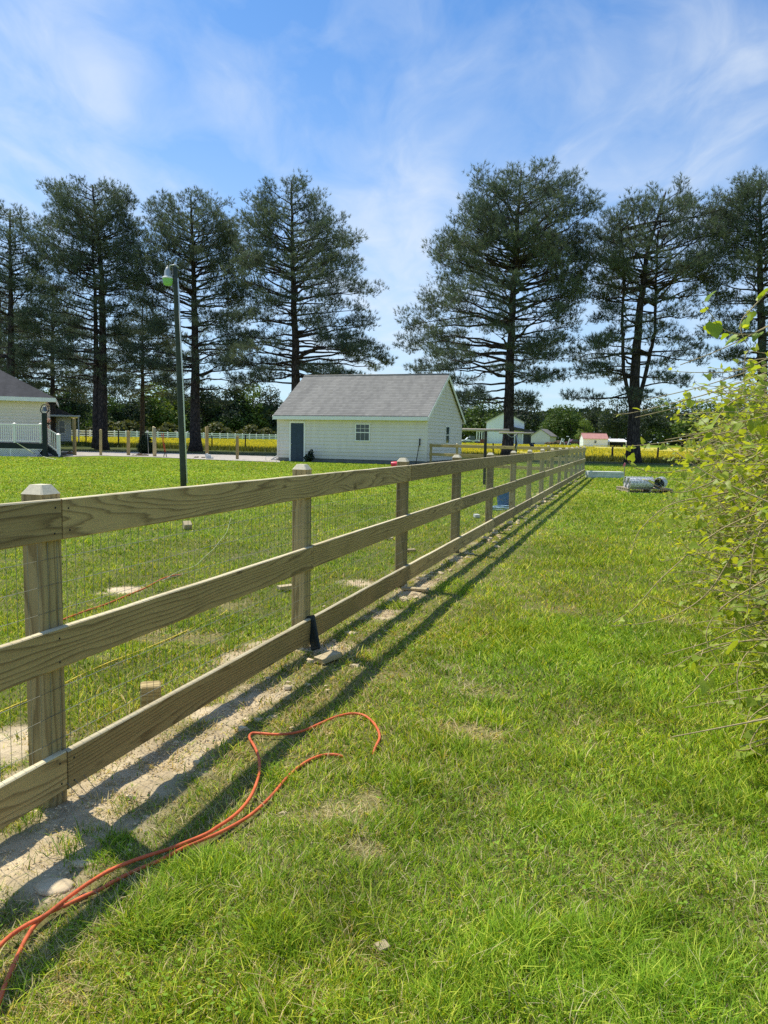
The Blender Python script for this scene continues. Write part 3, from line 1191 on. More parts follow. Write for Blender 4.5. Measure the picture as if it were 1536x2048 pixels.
# loose tails of wire under the bottom board
for k in (0, .04, .09):
    wire((k, yw - .01, .12), (k + .03, yw - .09, .01), .0014)
mb.build('wire_mesh', M['wire'], fence)

# cross fence at the back of the yard, from the far corner to the garage
CORN = FB + fu * ((NP_ - 1) * SP)
# ------------------------------------------------------------------ garage
GD = 43.0
GANG = math.radians(-20)
c1 = base_at(853, GD)
GW, GL, GH, GR = 9.27, 7.65, 2.80, 2.42
gdir = Vector((math.cos(GANG), math.sin(GANG), 0))
gloc = c1 - gdir * GW
garage = thing('garage', 'cream sided detached garage with grey shingle roof and dark blue door', 'garage', gloc, GANG)


def laps(mb, x0f, z0, z1, y, lap=.2, dep=.034, axis='x', flip=1):
    """lap siding on a wall in the plane y (axis x) or x=y (axis y); x0f(z) gives the span"""
    z = z0
    while z < z1 - 1e-4:
        zt = min(z + lap, z1)
        a0, a1 = x0f(z)
        b0, b1 = x0f(zt)
        o0 = dep * flip
        if axis == 'x':
            vs = [(a0, y - o0, z), (a1, y - o0, z), (b1, y, zt), (b0, y, zt), (a0, y, z), (a1, y, z)]
        else:
            vs = [(y + o0, a0, z), (y + o0, a1, z), (y, b1, zt), (y, b0, zt), (y, a0, z), (y, a1, z)]
        mb.add(vs, [(0, 1, 2, 3), (4, 5, 1, 0)])
        z = zt


def gable_span(L_, zh, rise):
    def f(z):
        if z <= zh:
            return (0.0, L_)
        k = (z - zh) / rise
        return (L_ / 2 * k, L_ - L_ / 2 * k)
    return f


mb = MB()
laps(mb, lambda z: (0, GW), .22, GH, 0, .205)
laps(mb, gable_span(GL, GH, GR), .22, GH + GR, GW, .205, axis='y')
laps(mb, gable_span(GL, GH, GR), .22, GH + GR, 0, .205, axis='y', flip=-1)
laps(mb, lambda z: (0, GW), .22, GH, GL, .205, flip=-1)
mb.build('wall', M['siding'], garage)
mb = MB()
mb.box(.02, GW - .02, .02, GL - .02, -.2, .24)
mb.build('foundation', M['conc'], garage)
for xx, yy in ((0, 0), (GW, 0), (GW, GL), (0, GL)):
    sx, sy = (1 if xx else -1), (1 if yy else -1)
    mb = MB()
    mb.box(xx - .042 if sx < 0 else xx - .07, xx + .07 if sx < 0 else xx + .042, yy - .042 if sy < 0 else yy - .07, yy + .07 if sy < 0 else yy + .042, .2, GH)
    mb.build('corner_trim', M['siding'], garage)


def gable_roof(par, W, L_, Hw, rise, ov=.3, ovs=.3, mat=None, th=.09, name='roof'):
    """ridge along x"""
    k = rise / (L_ / 2)
    mb = MB()
    ridge = Hw + rise
    y0, y1 = -ov, L_ + ov
    ze = Hw - k * ov
    for (ya, za, yb, zb) in ((y0, ze, L_ / 2, ridge), (y1, ze, L_ / 2, ridge)):
        nn_ = 10
        vs = []
        for i in range(nn_ + 1):
            t = i / nn_
            vs += [(-ovs, ya + (yb - ya) * t, za + (zb - za) * t + .03), (W + ovs, ya + (yb - ya) * t, za + (zb - za) * t + .03)]
        vs2 = [(v_[0], v_[1], v_[2] + th) for v_ in vs]
        n0 = len(vs)
        fs = []
        for i in range(nn_):
            fs.append((n0 + 2 * i, n0 + 2 * i + 1, n0 + 2 * i + 3, n0 + 2 * i + 2))
            fs.append((2 * i, 2 * i + 2, 2 * i + 3, 2 * i + 1))
            fs.append((2 * i, n0 + 2 * i, n0 + 2 * i + 2, 2 * i + 2))
            fs.append((2 * i + 1, 2 * i + 3, n0 + 2 * i + 3, n0 + 2 * i + 1))
        fs.append((0, 1, n0 + 1, n0))
        mb.add(vs + vs2, fs)
    mb.tube([(-ovs, L_ / 2, ridge + th + .02), (W + ovs, L_ / 2, ridge + th + .02)], .07, 6)
    o = mb.build(name, mat, par)
    return o, k, ze, ridge


groof, gk, gze, gridge = gable_roof(garage, GW, GL, GH, GR, .32, .16, M['roof'])
mb = MB()
mb.box(-.19, GW + .19, -.36, -.322, gze - .13, gze + .07)
mb.box(-.19, GW + .19, GL + .322, GL + .36, gze - .13, gze + .07)
for xx in (-.185, GW + .155):
    for (ya, yb) in ((-.36, GL / 2), (GL + .36, GL / 2)):
        za, zb = gze - .02, gridge - .0
        mb.hexa([(xx, ya, za - .13), (xx + .03, ya, za - .13), (xx + .03, yb, zb - .13), (xx, yb, zb - .13), (xx, ya, za + .09), (xx + .03, ya, za + .09), (xx + .03, yb, zb + .09), (xx, yb, zb + .09)])
# soffits
mb.box(-.16, GW + .16, -.32, -.02, gze - .12, gze - .10)
mb.build('fascia', M['white'], garage)


def gx_of(px, off=0.0):
    """x in the garage's frame of picture column px on its front wall"""
    d = ray(px, 880)
    d.z = 0
    c0 = Vector((CAM.x, CAM.y, 0))
    nrm = Vector((-gdir.y, gdir.x, 0))
    t = (gloc - c0).dot(nrm) / d.dot(nrm)
    return (c0 + d * t - gloc).dot(gdir)


dx0, dx1 = gx_of(582.3), gx_of(608.2)
mb = MB()
mb.box(dx0 - .10, dx0, -.06, -.002, .0, 2.37)
mb.box(dx1, dx1 + .10, -.06, -.002, .0, 2.37)
mb.box(dx0, dx1, -.06, -.002, 2.27, 2.37)
dfr = mb.build('door_frame', M['white'], garage)
mb = MB()
mb.box(dx0 + .003, dx1 - .003, -.048, -.004, .03, 2.265)
dw = dx1 - dx0
for r0, r1 in ((.15, .75), (.85, 1.35), (1.45, 2.15)):
    for q0, q1 in ((.10, .46), (.54, .90)):
        mb.box(dx0 + dw * q0, dx0 + dw * q1, -.053, -.0485, r0, r1)
gd = mb.build('door', M['door'], garage)
mb = MB()
mb.blob((dx0 + .07, -.085, 1.05), .035, 8, 0)
mb.build('handle', M['lamphead'], gd)


def window(par, x0, x1, z0, z1, y, axis='x', muntin=True, name='window'):
    mb = MB()

    def bx(a0, a1, zz0, zz1, o0, o1):
        if axis == 'x':
            mb.box(a0, a1, y - o1, y - o0, zz0, zz1)
        else:
            mb.box(y + o0, y + o1, a0, a1, zz0, zz1)
    f = .06
    bx(x0 - f, x0, z0 - f, z1 + f, .002, .068)
    bx(x1, x1 + f, z0 - f, z1 + f, .002, .068)
    bx(x0, x1, z1, z1 + f, .002, .068)
    bx(x0, x1, z0 - f, z0, .002, .076)
    zm = (z0 + z1) / 2
    bx(x0, x1, zm - .025, zm + .025, .002, .064)
    if muntin:
        for k in (1, 2):
            xm = x0 + (x1 - x0) * k / 3
            bx(xm - .008, xm + .008, zm + .025, z1, .041, .046)
            bx(xm - .006, xm + .006, z0, zm - .025, .0405, .0425)
        zq = (zm + z1) / 2
        bx(x0, x1, zq - .008, zq + .008, .041, .0465)
    o = mb.build(name, M['white'], par)
    mb2 = MB()
    mb = mb2
    if axis == 'x':
        mb2.box(x0, x1, y - .040, y - .037, z0, z1)
    else:
        mb2.box(y + .037, y + .040, x0, x1, z0, z1)
    mb2.build('pane', M['glass'], o)
    return o


window(garage, gx_of(712.5), gx_of(738.5), 1.32, 2.22, 0)
window(garage, GL * .50, GL * .50 + .75, 1.25, 2.2, GW, axis='y', muntin=False)
mb = MB()
gv0, gv1 = GL / 2 - .18, GL / 2 + .18
mb.box(GW + .012, GW + .045, gv0, gv1, 4.0, 4.55)
for i in range(7):
    mb.box(GW + .046, GW + .06, gv0 + .03, gv1 - .03, 4.03 + i * .07, 4.07 + i * .07)
mb.build('gable_vent', M['siding'], garage)
mb = MB()
mb.box(GW - .42, GW - .28, -.10, -.02, 2.55, 2.64)
mb.tube([(GW - .35, -.06, 2.57), (GW - .47, -.2, 2.50)], [.05, .075], 8)
mb.tube([(GW - .35, -.06, 2.57), (GW - .22, -.2, 2.50)], [.05, .075], 8)
mb.build('flood_light', M['white'], garage)

# pole leaning on the garage wall
lp0, lp1 = gx_of(836), gx_of(840)
mb = MB()
p0 = gloc + gdir * lp0 + Vector((gdir.y, -gdir.x, 0)) * .35
p1 = gloc + gdir * lp1 + Vector((gdir.y, -gdir.x, 0)) * .06
mb.tube([(p0.x, p0.y, .0), (p1.x, p1.y, 1.25)], .022, 6)
mb.tube([(p1.x, p1.y, 1.1), (p1.x + .004, p1.y + .005, 1.48)], .035, 6)
tag(mb.build('garden_pole', M['black']), 'thin black pole leaning against the right end of the garage wall', 'pole')


def leaf_blob(cnt, centers, size, c0, c1, seed, flat=0.0, shell=.55):
    """leaf-sized quads through a set of ellipsoid lobes; returns V,Q,C"""
    r = np.random.default_rng(seed)
    cs = np.array([c[:3] for c in centers], float)
    rs = np.array([c[3:6] for c in centers], float)
    wts = (rs.prod(1)) ** .7
    k = r.choice(len(cs), cnt, p=wts / wts.sum())
    d = r.normal(size=(cnt, 3))
    d /= np.linalg.norm(d, axis=1)[:, None]
    rad = (shell + (1 - shell) * r.random(cnt)) ** .8
    rad *= .8 + .45 * r.random(cnt)
    P = cs[k] + d * rs[k] * rad[:, None]
    s = size * r.uniform(.5, 1.4, cnt)
    nrm = d * .6 + r.normal(size=(cnt, 3)) * .7 + np.array([0, 0, .5])
    nrm /= np.linalg.norm(nrm, axis=1)[:, None]
    t = np.cross(nrm, r.normal(size=(cnt, 3)))
    t /= np.linalg.norm(t, axis=1)[:, None]
    b = np.cross(nrm, t)
    S = s[:, None]
    V = np.stack([P - t * S * .5, P + b * S * .32, P + t * S * .5, P - b * S * .32], 1)
    kk = r.random(len(cs))[k]
    u = np.clip(.5 * kk + .35 * r.random(cnt) + .25 * (d[:, 2] * .5 + .5) * rad, 0, 1)[:, None]
    C = np.array(c0) * (1 - u) + np.array(c1) * u
    return V.reshape(-1, 3), np.arange(4 * cnt).reshape(-1, 4), np.repeat(C, 4, 0)


def leaf_thing(name, label, cat, loc, cnt, centers, size, c0, c1, seed, trunk=None, group=None, part='foliage'):
    t = thing(name, label, cat, loc, 0, group)
    V, Q_, C = leaf_blob(cnt, centers, size, c0, c1, seed)
    np_mesh(part, V, Q_, M['leaf'], t, C)
    if trunk:
        mb = MB()
        for pts, rad in trunk:
            mb.tube(pts, rad, 7)
        mb.build('trunk' if part == 'crown' else 'stem', M['bark'], t)
    return t


# shrub by the garage wall
q = gloc + gdir * gx_of(628) + Vector((gdir.y, -gdir.x, 0)) * .5
leaf_thing('small_shrub', 'small dark green shrub growing against the garage wall beside the door', 'shrub', (q.x, q.y, 0), 420, [(0, 0, .3, .25, .2, .3), (.05, 0, .55, .16, .15, .2), (-.2, 0, .2, .2, .15, .2)], .12, (.01, .02, .015), (.04, .07, .05), 5,
           trunk=[([(0, 0, -.05), (.02, 0, .5)], [.02, .008]), ([(.22, 0, -.05), (.12, 0, .7)], [.008, .008])])

# back cross fence
EX = c1 + Vector((.25, -.15, 0))
d = EX - CORN
d.z = 0
clen = d.length
back = thing('back_fence', 'lower wooden three board fence crossing behind the lawn from the garage corner', 'fence', CORN, math.atan2(d.y, d.x))
nb = 5
for k in range(1, nb + 1):
    o = first.copy()
    COL.objects.link(o)
    o.parent = back
    o.location = (clen * k / nb, 0, random.uniform(-.02, .02))
    o.rotation_euler = (0, -PI / 2, random.uniform(-.03, .03))
for z0 in (1.03, .55, .06):
    for k in range(nb):
        board_obj(back, clen * k / nb + (.07 if k == 0 else 0), clen * (k + 1) / nb + (.05 if k == nb - 1 else 0), z0, .155, .07)

# ------------------------------------------------------------------ pines
def pine(label, px, py, D, prof, trunkpx, seed, stems=None, nl=95, rad=.45, needle=(.066, .104, .082), hue2=(.16, .195, .105), bare=.0):
    """prof: (y, xl, xr) outline in the picture; trunkpx: (x, y) up the stem"""
    r = random.Random(seed)
    rn = np.random.default_rng(seed)
    b = atY(px, py, D)
    b.z = terr(b.x, D)
    rows = []
    for y_, xl, xr in prof:
        pl, pr = atY(xl, y_, D), atY(xr, y_, D)
        rows.append((pl.z * .5 + pr.z * .5 - b.z, pl.x - b.x, pr.x - b.x))
    rows.sort()
    zr = np.array([q[0] for q in rows])
    lf = np.array([q[1] for q in rows])
    rt = np.array([q[2] for q in rows])
    tp = [(0.0, 0.0)] + [(atY(x_, y_, D).z - b.z, atY(x_, y_, D).x - b.x) for x_, y_ in trunkpx]
    tp.sort()
    tz = np.array([q[0] for q in tp])
    txx = np.array([q[1] for q in tp])
    ztop = zr[-1]
    t = thing('pine_tree', label, 'pine tree', b, 0, 'tall pines in a row beyond the garage')
    mb = MB()

    def trunk(zs, xs, ys, r0, r1, flare=True):
        pts, rr = [], []
        for i in range(26):
            f = i / 25
            z = zs[0] + (zs[-1] - zs[0]) * f
            pts.append((float(np.interp(z, zs, xs)) + r.uniform(-.03, .03), float(np.interp(z, zs, ys)) + r.uniform(-.03, .03), z))
            q = r0 * (1 - f) + r1 * f
            if flare:
                q *= 1 + .5 * math.exp(-z / .5)
            rr.append(q * r.uniform(.97, 1.03))
        pts[0] = (pts[0][0], pts[0][1], pts[0][2] - .3)
        mb.tube(pts, rr, 10)
    trunk(tz, txx, np.zeros_like(tz), rad, .06)
    starts = [(tz, txx, np.zeros_like(tz))]
    for st in (stems or []):
        zs = [atY(x_, y_, D).z - b.z for x_, y_ in st['p']]
        xs = [atY(x_, y_, D).x - b.x for x_, y_ in st['p']]
        ys = [k * st.get('dy', .2) for k in range(len(zs))]
        trunk(np.array(zs), np.array(xs), np.array(ys), st['r'], .05, zs[0] < .5)
        starts.append((np.array(zs), np.array(xs), np.array(ys)))
    zz = np.linspace(zr[0], zr[-1], 200)
    wid = np.interp(zz, zr, rt) - np.interp(zz, zr, lf)
    wgt = (wid + .8) * (1 + 1.0 * (zz > zr[0] + .55 * (ztop - zr[0])))
    cdf = np.cumsum(wgt)
    cdf /= cdf[-1]
    tier_h = [r.uniform(0, .35)]
    pads = []                           # centre, horizontal radius, vertical radius, tufts, outward direction
    for i in range(nl):
        zt = float(np.interp((i + r.random()) / nl, cdf, zz))
        fr = (zt - zr[0]) / (ztop - zr[0])
        if fr < .62:                    # limbs leave the stem in uneven tiers low in the crown
            tier = tier_h[i % len(tier_h)]
            zt = zt + (round((zt - tier) / 1.5) * 1.5 + tier - zt) * .5 + r.gauss(0, .2)
            zt = min(max(zt, zr[0]), ztop)
            fr = (zt - zr[0]) / (ztop - zr[0])
        phi = i * 2.39996 + r.uniform(-.5, .5)
        c, sn = math.cos(phi), math.sin(phi)
        c = math.copysign(abs(c) ** .6, c)
        xl, xr = float(np.interp(zt, zr, lf)), float(np.interp(zt, zr, rt))
        S = starts[i % len(starts)] if len(starts) > 1 else starts[0]
        if zt > S[0][-1] + 2.5:
            S = starts[0]
        zlo, zhi = S[0][0], S[0][-1]
        xm = float(np.interp(zt, tz, txx))
        pr_ = (.62 + .3 * r.random()) * (1.05 if fr > .5 else .95)
        er, el_ = max(xr - xm - pr_ * .4, .15), max(xm - xl - pr_ * .4, .15)
        ext = er * (1 + c) / 2 + el_ * (1 - c) / 2
        ext *= r.choice((.45, .7, .88, 1.0, 1.0, 1.0))
        rise = ext * (-.06 + .72 * fr ** 1.3 + r.uniform(-.10, .18))
        z0 = max(min(zt - rise, min(zhi, ztop) - .6), max(zr[0] * .9, zlo + .3))
        x0, y0 = float(np.interp(z0, S[0], S[1])), float(np.interp(z0, S[0], S[2]))
        tip = Vector((xm + ext * c, ext * sn, zt - pr_ * .25 - .35 * fr))
        p0 = Vector((x0, y0, z0))
        ln = max((tip - p0).length, .2)
        pts = []
        bend = r.uniform(-.10, .03) * ln * (1 - fr)
        sx, sy = r.uniform(-.06, .06) * ln, r.uniform(-.06, .06) * ln
        npt = 8
        for k in range(npt + 1):
            f = k / npt
            q = p0.lerp(tip, f)
            q.z += math.sin(f * PI) * (bend + .06 * ln * (1 - fr))
            q.x += math.sin(f * PI * 1.3) * sx + r.gauss(0, .012 * ln) * (0 < k < npt)
            q.z += r.gauss(0, .010 * ln) * (0 < k < npt)
            q.y += math.sin(f * PI * 1.3) * sy
            pts.append(q)
        r0 = min(.018 + .0115 * ln, .10)
        mb.tube(pts, [r0 * (1 - k / npt) + .014 for k in range(npt + 1)], 5, caps=False)
        dirh = (tip - p0) / ln
        pads.append((tip, pr_, pr_ * (.36 + .5 * fr), int((42 + 3 * fr) * pr_), dirh))
        npd = max(1, int(ln / (1.0 if fr > .6 else .95)))
        for k in range(npd):
            f = (.36 if fr > .6 else .42) + (.64 if fr > .6 else .58) * (k + r.uniform(.1, .9)) / npd
            ii = min(int(f * npt), npt - 1)
            q = pts[ii].lerp(pts[ii + 1], min(1, f * npt - ii))
            ang = (1 if k % 2 else -1) * r.uniform(.5, 1.2)
            d2 = Vector((dirh.x * math.cos(ang) - dirh.y * math.sin(ang), dirh.x * math.sin(ang) + dirh.y * math.cos(ang), 0))
            if d2.length < .05:
                d2 = Vector((r.uniform(-1, 1), r.uniform(-1, 1), 0))
            d2.normalize()
            d2.z = r.uniform(.0, .5) + .5 * fr
            bl = (.45 + .22 * ln * (1 - .6 * f)) * r.uniform(.7, 1.3)
            e = q + d2 * bl
            mid = q.lerp(e, .5) + Vector((r.gauss(0, .05), 0, -.06 * bl))
            mb.tube([q, mid, e], [.026, .018, .010], 4, caps=False)
            pr2 = r.uniform(.45, .92)
            pads.append((e, pr2, pr2 * (.34 + .5 * fr), int((38 + 3 * fr) * pr2), d2.normalized()))
            # bare dead twigs low in the crown
            if fr < .4 and r.random() < .5:
                e2 = q + Vector((r.gauss(0, .5), r.gauss(0, .5), r.gauss(.1, .3)))
                mb.tube([q, q.lerp(e2, .5) + Vector((0, 0, .06)), e2], [.014, .009, .004], 3, caps=False)
    P, Dv = [], []
    for c_, ph, pv, cnt, dv in pads:
        if r.random() < .13:                # thin or dead spray: sky shows through
            cnt = int(cnt * .2)
        tw = []
        for k in range(cnt):
            a, q = r.uniform(0, 6.283), r.random() ** .72
            zq = r.uniform(-1, 1) * math.sqrt(max(0, 1 - q * q * .8))
            p = Vector((c_.x + math.cos(a) * q * ph, c_.y + math.sin(a) * q * ph, c_.z + zq * pv))
            P.append(tuple(p))
            Dv.append((math.cos(a) * q * .55 + dv.x * .25, math.sin(a) * q * .55 + dv.y * .25, .65 + .25 * zq + r.gauss(0, .12)))
            if k % 3 == 0:
                mb.tube([c_ + (p - c_) * .15, p], [.010, .006], 3, caps=False)
    mb.build('trunk', M['bark'], t)
    P = np.array(P)
    Dv = np.array(Dv)
    n = len(P)
    K = 12
    Pk = np.repeat(P, K, 0)
    d = np.repeat(Dv, K, 0) * .95 + rn.normal(size=(n * K, 3)) * .50
    d /= np.linalg.norm(d, axis=1)[:, None]
    back = rn.uniform(0, .16, n * K)[:, None]
    Pk = Pk - np.repeat(Dv, K, 0) * back
    ln = rn.uniform(.19, .35, n * K)[:, None]
    wv_ = np.cross(d, rn.normal(size=(n * K, 3)))
    wv_ /= np.linalg.norm(wv_, axis=1)[:, None]
    w_ = rn.uniform(.008, .015, n * K)[:, None]
    V = np.stack([Pk - wv_ * w_, Pk + wv_ * w_, Pk + d * ln], 1).reshape(-1, 3)
    u = np.clip(.55 * vnoise(P[:, 0] + P[:, 1] * .7, P[:, 2], 1.6, seed % 50 + 60) + .45 * rn.random(n), 0, 1)[:, None]
    C = np.array(needle) * (1 - u) + np.array(hue2) * u
    C = np.repeat(np.repeat(C, K, 0) * rn.uniform(.75, 1.25, (n * K, 1)), 3, 0)
    np_mesh('crown', V, np.arange(3 * n * K).reshape(-1, 3), M['needle'], t, C)
    return t


DL = 68
pine('leftmost pine, partly cut off by the picture edge above the house roof', 24, 890, DL,
     [(400, -2, 38), (424, -30, 62), (450, -60, 78), (520, -80, 92), (600, -95, 98), (680, -95, 95), (740, -85, 110), (790, -60, 100)], [(22, 700), (20, 420)], 11, nl=105)
pine('tall round-topped pine with a double trunk, right of the house roof', 204, 892, DL,
     [(352, 150, 195), (364, 122, 232), (388, 97, 268), (415, 84, 275), (450, 88, 268), (500, 82, 277), (565, 72, 293), (645, 62, 290), (700, 52, 280), (745, 55, 272), (780, 95, 255)],
     [(206, 700), (203, 540), (185, 370)], 12, nl=165, rad=.50, stems=[{'p': [(193, 890), (192, 760), (190, 600), (182, 470)], 'r': .36, 'dy': .05}])
pine('pine standing directly behind the lamp pole', 391, 896, DL,
     [(379, 365, 395), (388, 342, 418), (402, 314, 450), (422, 284, 466), (445, 275, 476), (515, 272, 484), (600, 266, 492), (680, 262, 508), (740, 272, 516), (770, 312, 500), (800, 345, 450)],
     [(390, 700), (388, 560), (381, 395)], 13, nl=150, rad=.50)
pine('conical pine rising behind the left end of the garage', 592, 905, 64,
     [(346, 575, 600), (357, 552, 618), (379, 528, 637), (400, 510, 652), (426, 488, 692), (460, 474, 717), (500, 470, 714), (522, 470, 700), (549, 464, 749), (575, 460, 748), (600, 458, 712), (640, 452, 751), (672, 450, 749), (725, 450, 783), (750, 458, 770), (775, 480, 690)],
     [(591, 700), (586, 560), (583, 365)], 14, nl=140, rad=.46)
pine('broadest pine, rising right of the garage with a straight bare lower trunk', 1015, 918, 58,
     [(319, 1036, 1056), (332, 996, 1112), (364, 930, 1151), (412, 916, 1172), (434, 908, 1200), (470, 876, 1182), (540, 857, 1166), (574, 866, 1168), (603, 826, 1168), (638, 797, 1160), (676, 779, 1128), (705, 796, 1118), (746, 842, 1110), (769, 870, 1095), (812, 890, 1062)],
     [(1020, 720), (1028, 560), (1042, 340)], 15, nl=175, rad=.46)
pine('open-crowned pine forked into several stems behind the vine', 1266, 922, 57,
     [(366, 1315, 1348), (386, 1270, 1408), (402, 1234, 1424), (430, 1206, 1434), (460, 1192, 1442), (505, 1171, 1446), (555, 1157, 1446), (590, 1180, 1425), (622, 1186, 1400), (662, 1132, 1372), (700, 1130, 1400), (740, 1128, 1394), (783, 1115, 1340), (800, 1150, 1330)],
     [(1270, 740), (1280, 620), (1295, 500), (1332, 385)], 16, nl=108, rad=.50,
     stems=[{'p': [(1262, 812), (1245, 740), (1240, 640), (1243, 560), (1232, 450)], 'r': .155, 'dy': -.25}, {'p': [(1278, 800), (1300, 720), (1316, 660), (1320, 580), (1328, 450)], 'r': .165, 'dy': .3}])
pine('rightmost pine, cut off by the picture edge above the vine', 1524, 925, 55,
     [(336, 1512, 1560), (356, 1468, 1600), (380, 1444, 1620), (402, 1428, 1632), (480, 1432, 1642), (550, 1418, 1650), (600, 1446, 1640), (640, 1432, 1640), (678, 1394, 1640), (712, 1440, 1640), (760, 1452, 1620)],
     [(1524, 700), (1520, 540), (1520, 350)], 17, nl=120, rad=.45)
pine('shorter dense dark pine behind the house roof, between the two leftmost pines', 105, 888, 84,
     [(560, 95, 125), (600, 60, 150), (650, 25, 180), (700, 10, 195), (750, 5, 200), (800, 20, 190)], [(105, 570)], 18, nl=80, rad=.35, needle=(.060, .090, .072), hue2=(.16, .18, .09))

pine('dark low pine filling the gap behind the lamp pole and the double trunk pine', 285, 892, 92,
     [(600, 270, 300), (640, 235, 335), (690, 215, 350), (740, 210, 360), (790, 225, 350)], [(285, 610)], 19, nl=80, rad=.33, needle=(.060, .090, .072), hue2=(.16, .18, .09))
pine('low dark pine at the left picture edge behind the house roof', 0, 886, 88,
     [(570, -20, 20), (620, -60, 50), (680, -80, 70), (730, -85, 75), (780, -70, 60)], [(0, 580)], 20, nl=80, rad=.33, needle=(.060, .090, .072), hue2=(.16, .18, .09))

# ------------------------------------------------------------------ far trees
def crown_lobes(r, wd, ht, z0, n=9):
    out = []
    for i in range(n):
        a = r.uniform(0, 2 * PI)
        f = r.random()
        z = z0 + (ht - z0) * (.18 + .70 * f)
        sp = wd * .5 * math.sin(PI * min(.9, .25 + .62 * f)) * .62
        q = wd * r.uniform(.20, .32)
        out.append((math.cos(a) * sp, math.sin(a) * sp, z, q, q, q * .72))
    out.append((0, 0, ht - wd * .2, wd * .25, wd * .25, wd * .22))
    return out


def far_proto(label, wd, ht, z0, cnt, size, c0, c1, seed, name='tree', grp='trees of the distant wood'):
    r = random.Random(seed)
    tr = [([(0, 0, -.3), (.2, 0, ht * .35), (0, .1, ht * .8)], [.32, .24, .08])]
    for _ in range(6):
        a = r.uniform(0, 6.28)
        z = r.uniform(.3, .65) * ht
        tr.append(([(0.1, 0, z * .8), (math.cos(a) * wd * .3, math.sin(a) * wd * .3, z + ht * .12)], [.12, .04]))
    return leaf_thing(name, label, 'tree', (0, 0, 0), cnt, crown_lobes(r, wd, ht, z0, 12), size, c0, c1, seed, trunk=tr, group=grp, part='crown')


FARL = {
    'A': far_proto('mid green rounded leafy tree in the distant wood', 11, 12, 1.2, 2900, .62, (.035, .068, .020), (.13, .20, .045), 31),
    'B': far_proto('pale spring green leafy tree in the distant wood', 9, 12.5, 1.5, 2500, .60, (.08, .13, .025), (.22, .29, .06), 32),
    'C': far_proto('dark evergreen tree with a heavy crown in the distant wood', 10, 14, 2.0, 3100, .55, (.020, .036, .026), (.072, .098, .055), 33),
    'D': far_proto('loose dark tree with a narrow open crown in the distant wood', 7, 14, 3.0, 1700, .6, (.018, .034, .018), (.06, .08, .03), 34),
}
FAR = [('C', 130, 742, 175), ('C', 236, 770, 185), ('C', 30, 735, 165), ('D', 345, 800, 230), ('C', 470, 790, 240), ('C', 540, 782, 240), ('C', 430, 800, 235), ('C', -60, 745, 170), ('A', -20, 768, 180), ('C', 40, 752, 165), ('A', 105, 778, 150), ('C', 150, 770, 175), ('A', 215, 790, 165), ('C', 262, 772, 200), ('B', 308, 764, 190), ('B', 345, 772, 185), ('A', 290, 800, 170), ('C', 372, 786, 175),
       ('D', 405, 775, 180), ('C', 440, 772, 190), ('D', 468, 768, 180), ('B', 505, 764, 200), ('C', 540, 772, 180), ('A', 470, 800, 165), ('A', 420, 806, 160), ('C', 600, 780, 190), ('C', 660, 790, 190), ('A', 720, 790, 190), ('C', 780, 780, 190),
       ('D', 846, 740, 160), ('C', 905, 785, 245), ('C', 942, 795, 250), ('A', 965, 800, 235), ('C', 1035, 786, 240), ('C', 1066, 796, 245), ('A', 1108, 815, 215), ('A', 1140, 812, 210), ('B', 1168, 838, 195), ('C', 1192, 800, 210), ('C', 1232, 786, 200),
       ('C', 1285, 794, 195), ('A', 1330, 800, 205), ('C', 1365, 798, 190), ('A', 1410, 804, 180), ('B', 1440, 812, 175), ('C', 1485, 796, 180), ('A', 1540, 790, 180), ('C', 1600, 780, 185), ('C', -130, 750, 180), ('C', 1660, 785, 190)]
dims = {'A': 12, 'B': 12.5, 'C': 14, 'D': 14}
seen = set()
for kkey, px, py, D in FAR:
    if px < 800:
        D = max(D, 165 + .16 * max(0, px))       # the wood stands behind the white fence
    b = base_at(px, D)
    top = atY(px, py, D).z - b.z
    s = top / dims[kkey] * random.uniform(.97, 1.03)
    sx = s * random.uniform(.95, 1.35)
    pr = FARL[kkey]
    rz = random.uniform(0, 6.28)
    if kkey not in seen:
        seen.add(kkey)
        pr.location = b
        pr.rotation_euler = (0, 0, rz)
        pr.scale = (sx, sx, s)
    else:
        dup(pr, b, rz, scale=(sx, sx, s))

# the far wood behind them, read as one mass
r = np.random.default_rng(77)
n = 26000
X = r.uniform(-230, 230, n)
Y = 262 + r.uniform(-8, 14, n) + 18 * np.sin(X * .02)
tp = 7.5 + 5 * vnoise(X, X * 0, 13, 51) + 2.5 * vnoise(X, X * 0, 4, 52)
Z = .3 + tp * r.random(n) ** .75
s = r.uniform(.4, 1.1, n)
a = r.uniform(0, 2 * PI, n)
V = np.empty((n, 4, 3))
for k in range(4):
    q = a + k * PI / 2
    V[:, k] = np.stack([X + np.cos(q) * s, Y + r.normal(0, .2, n), Z + np.sin(q) * s * .8], 1)
u = np.clip(.6 * vnoise(X, Z, 8, 53) + .4 * r.random(n), 0, 1)[:, None]
C = np.array([.012, .024, .014]) * (1 - u) + np.array([.055, .085, .03]) * u
o = np_mesh('distant_wood', V.reshape(-1, 3), np.arange(4 * n).reshape(-1, 4), M['leaf'], None, np.repeat(C, 4, 0))
tag(o, 'dark distant wood closing the view behind the fields', 'woods', kind='stuff')

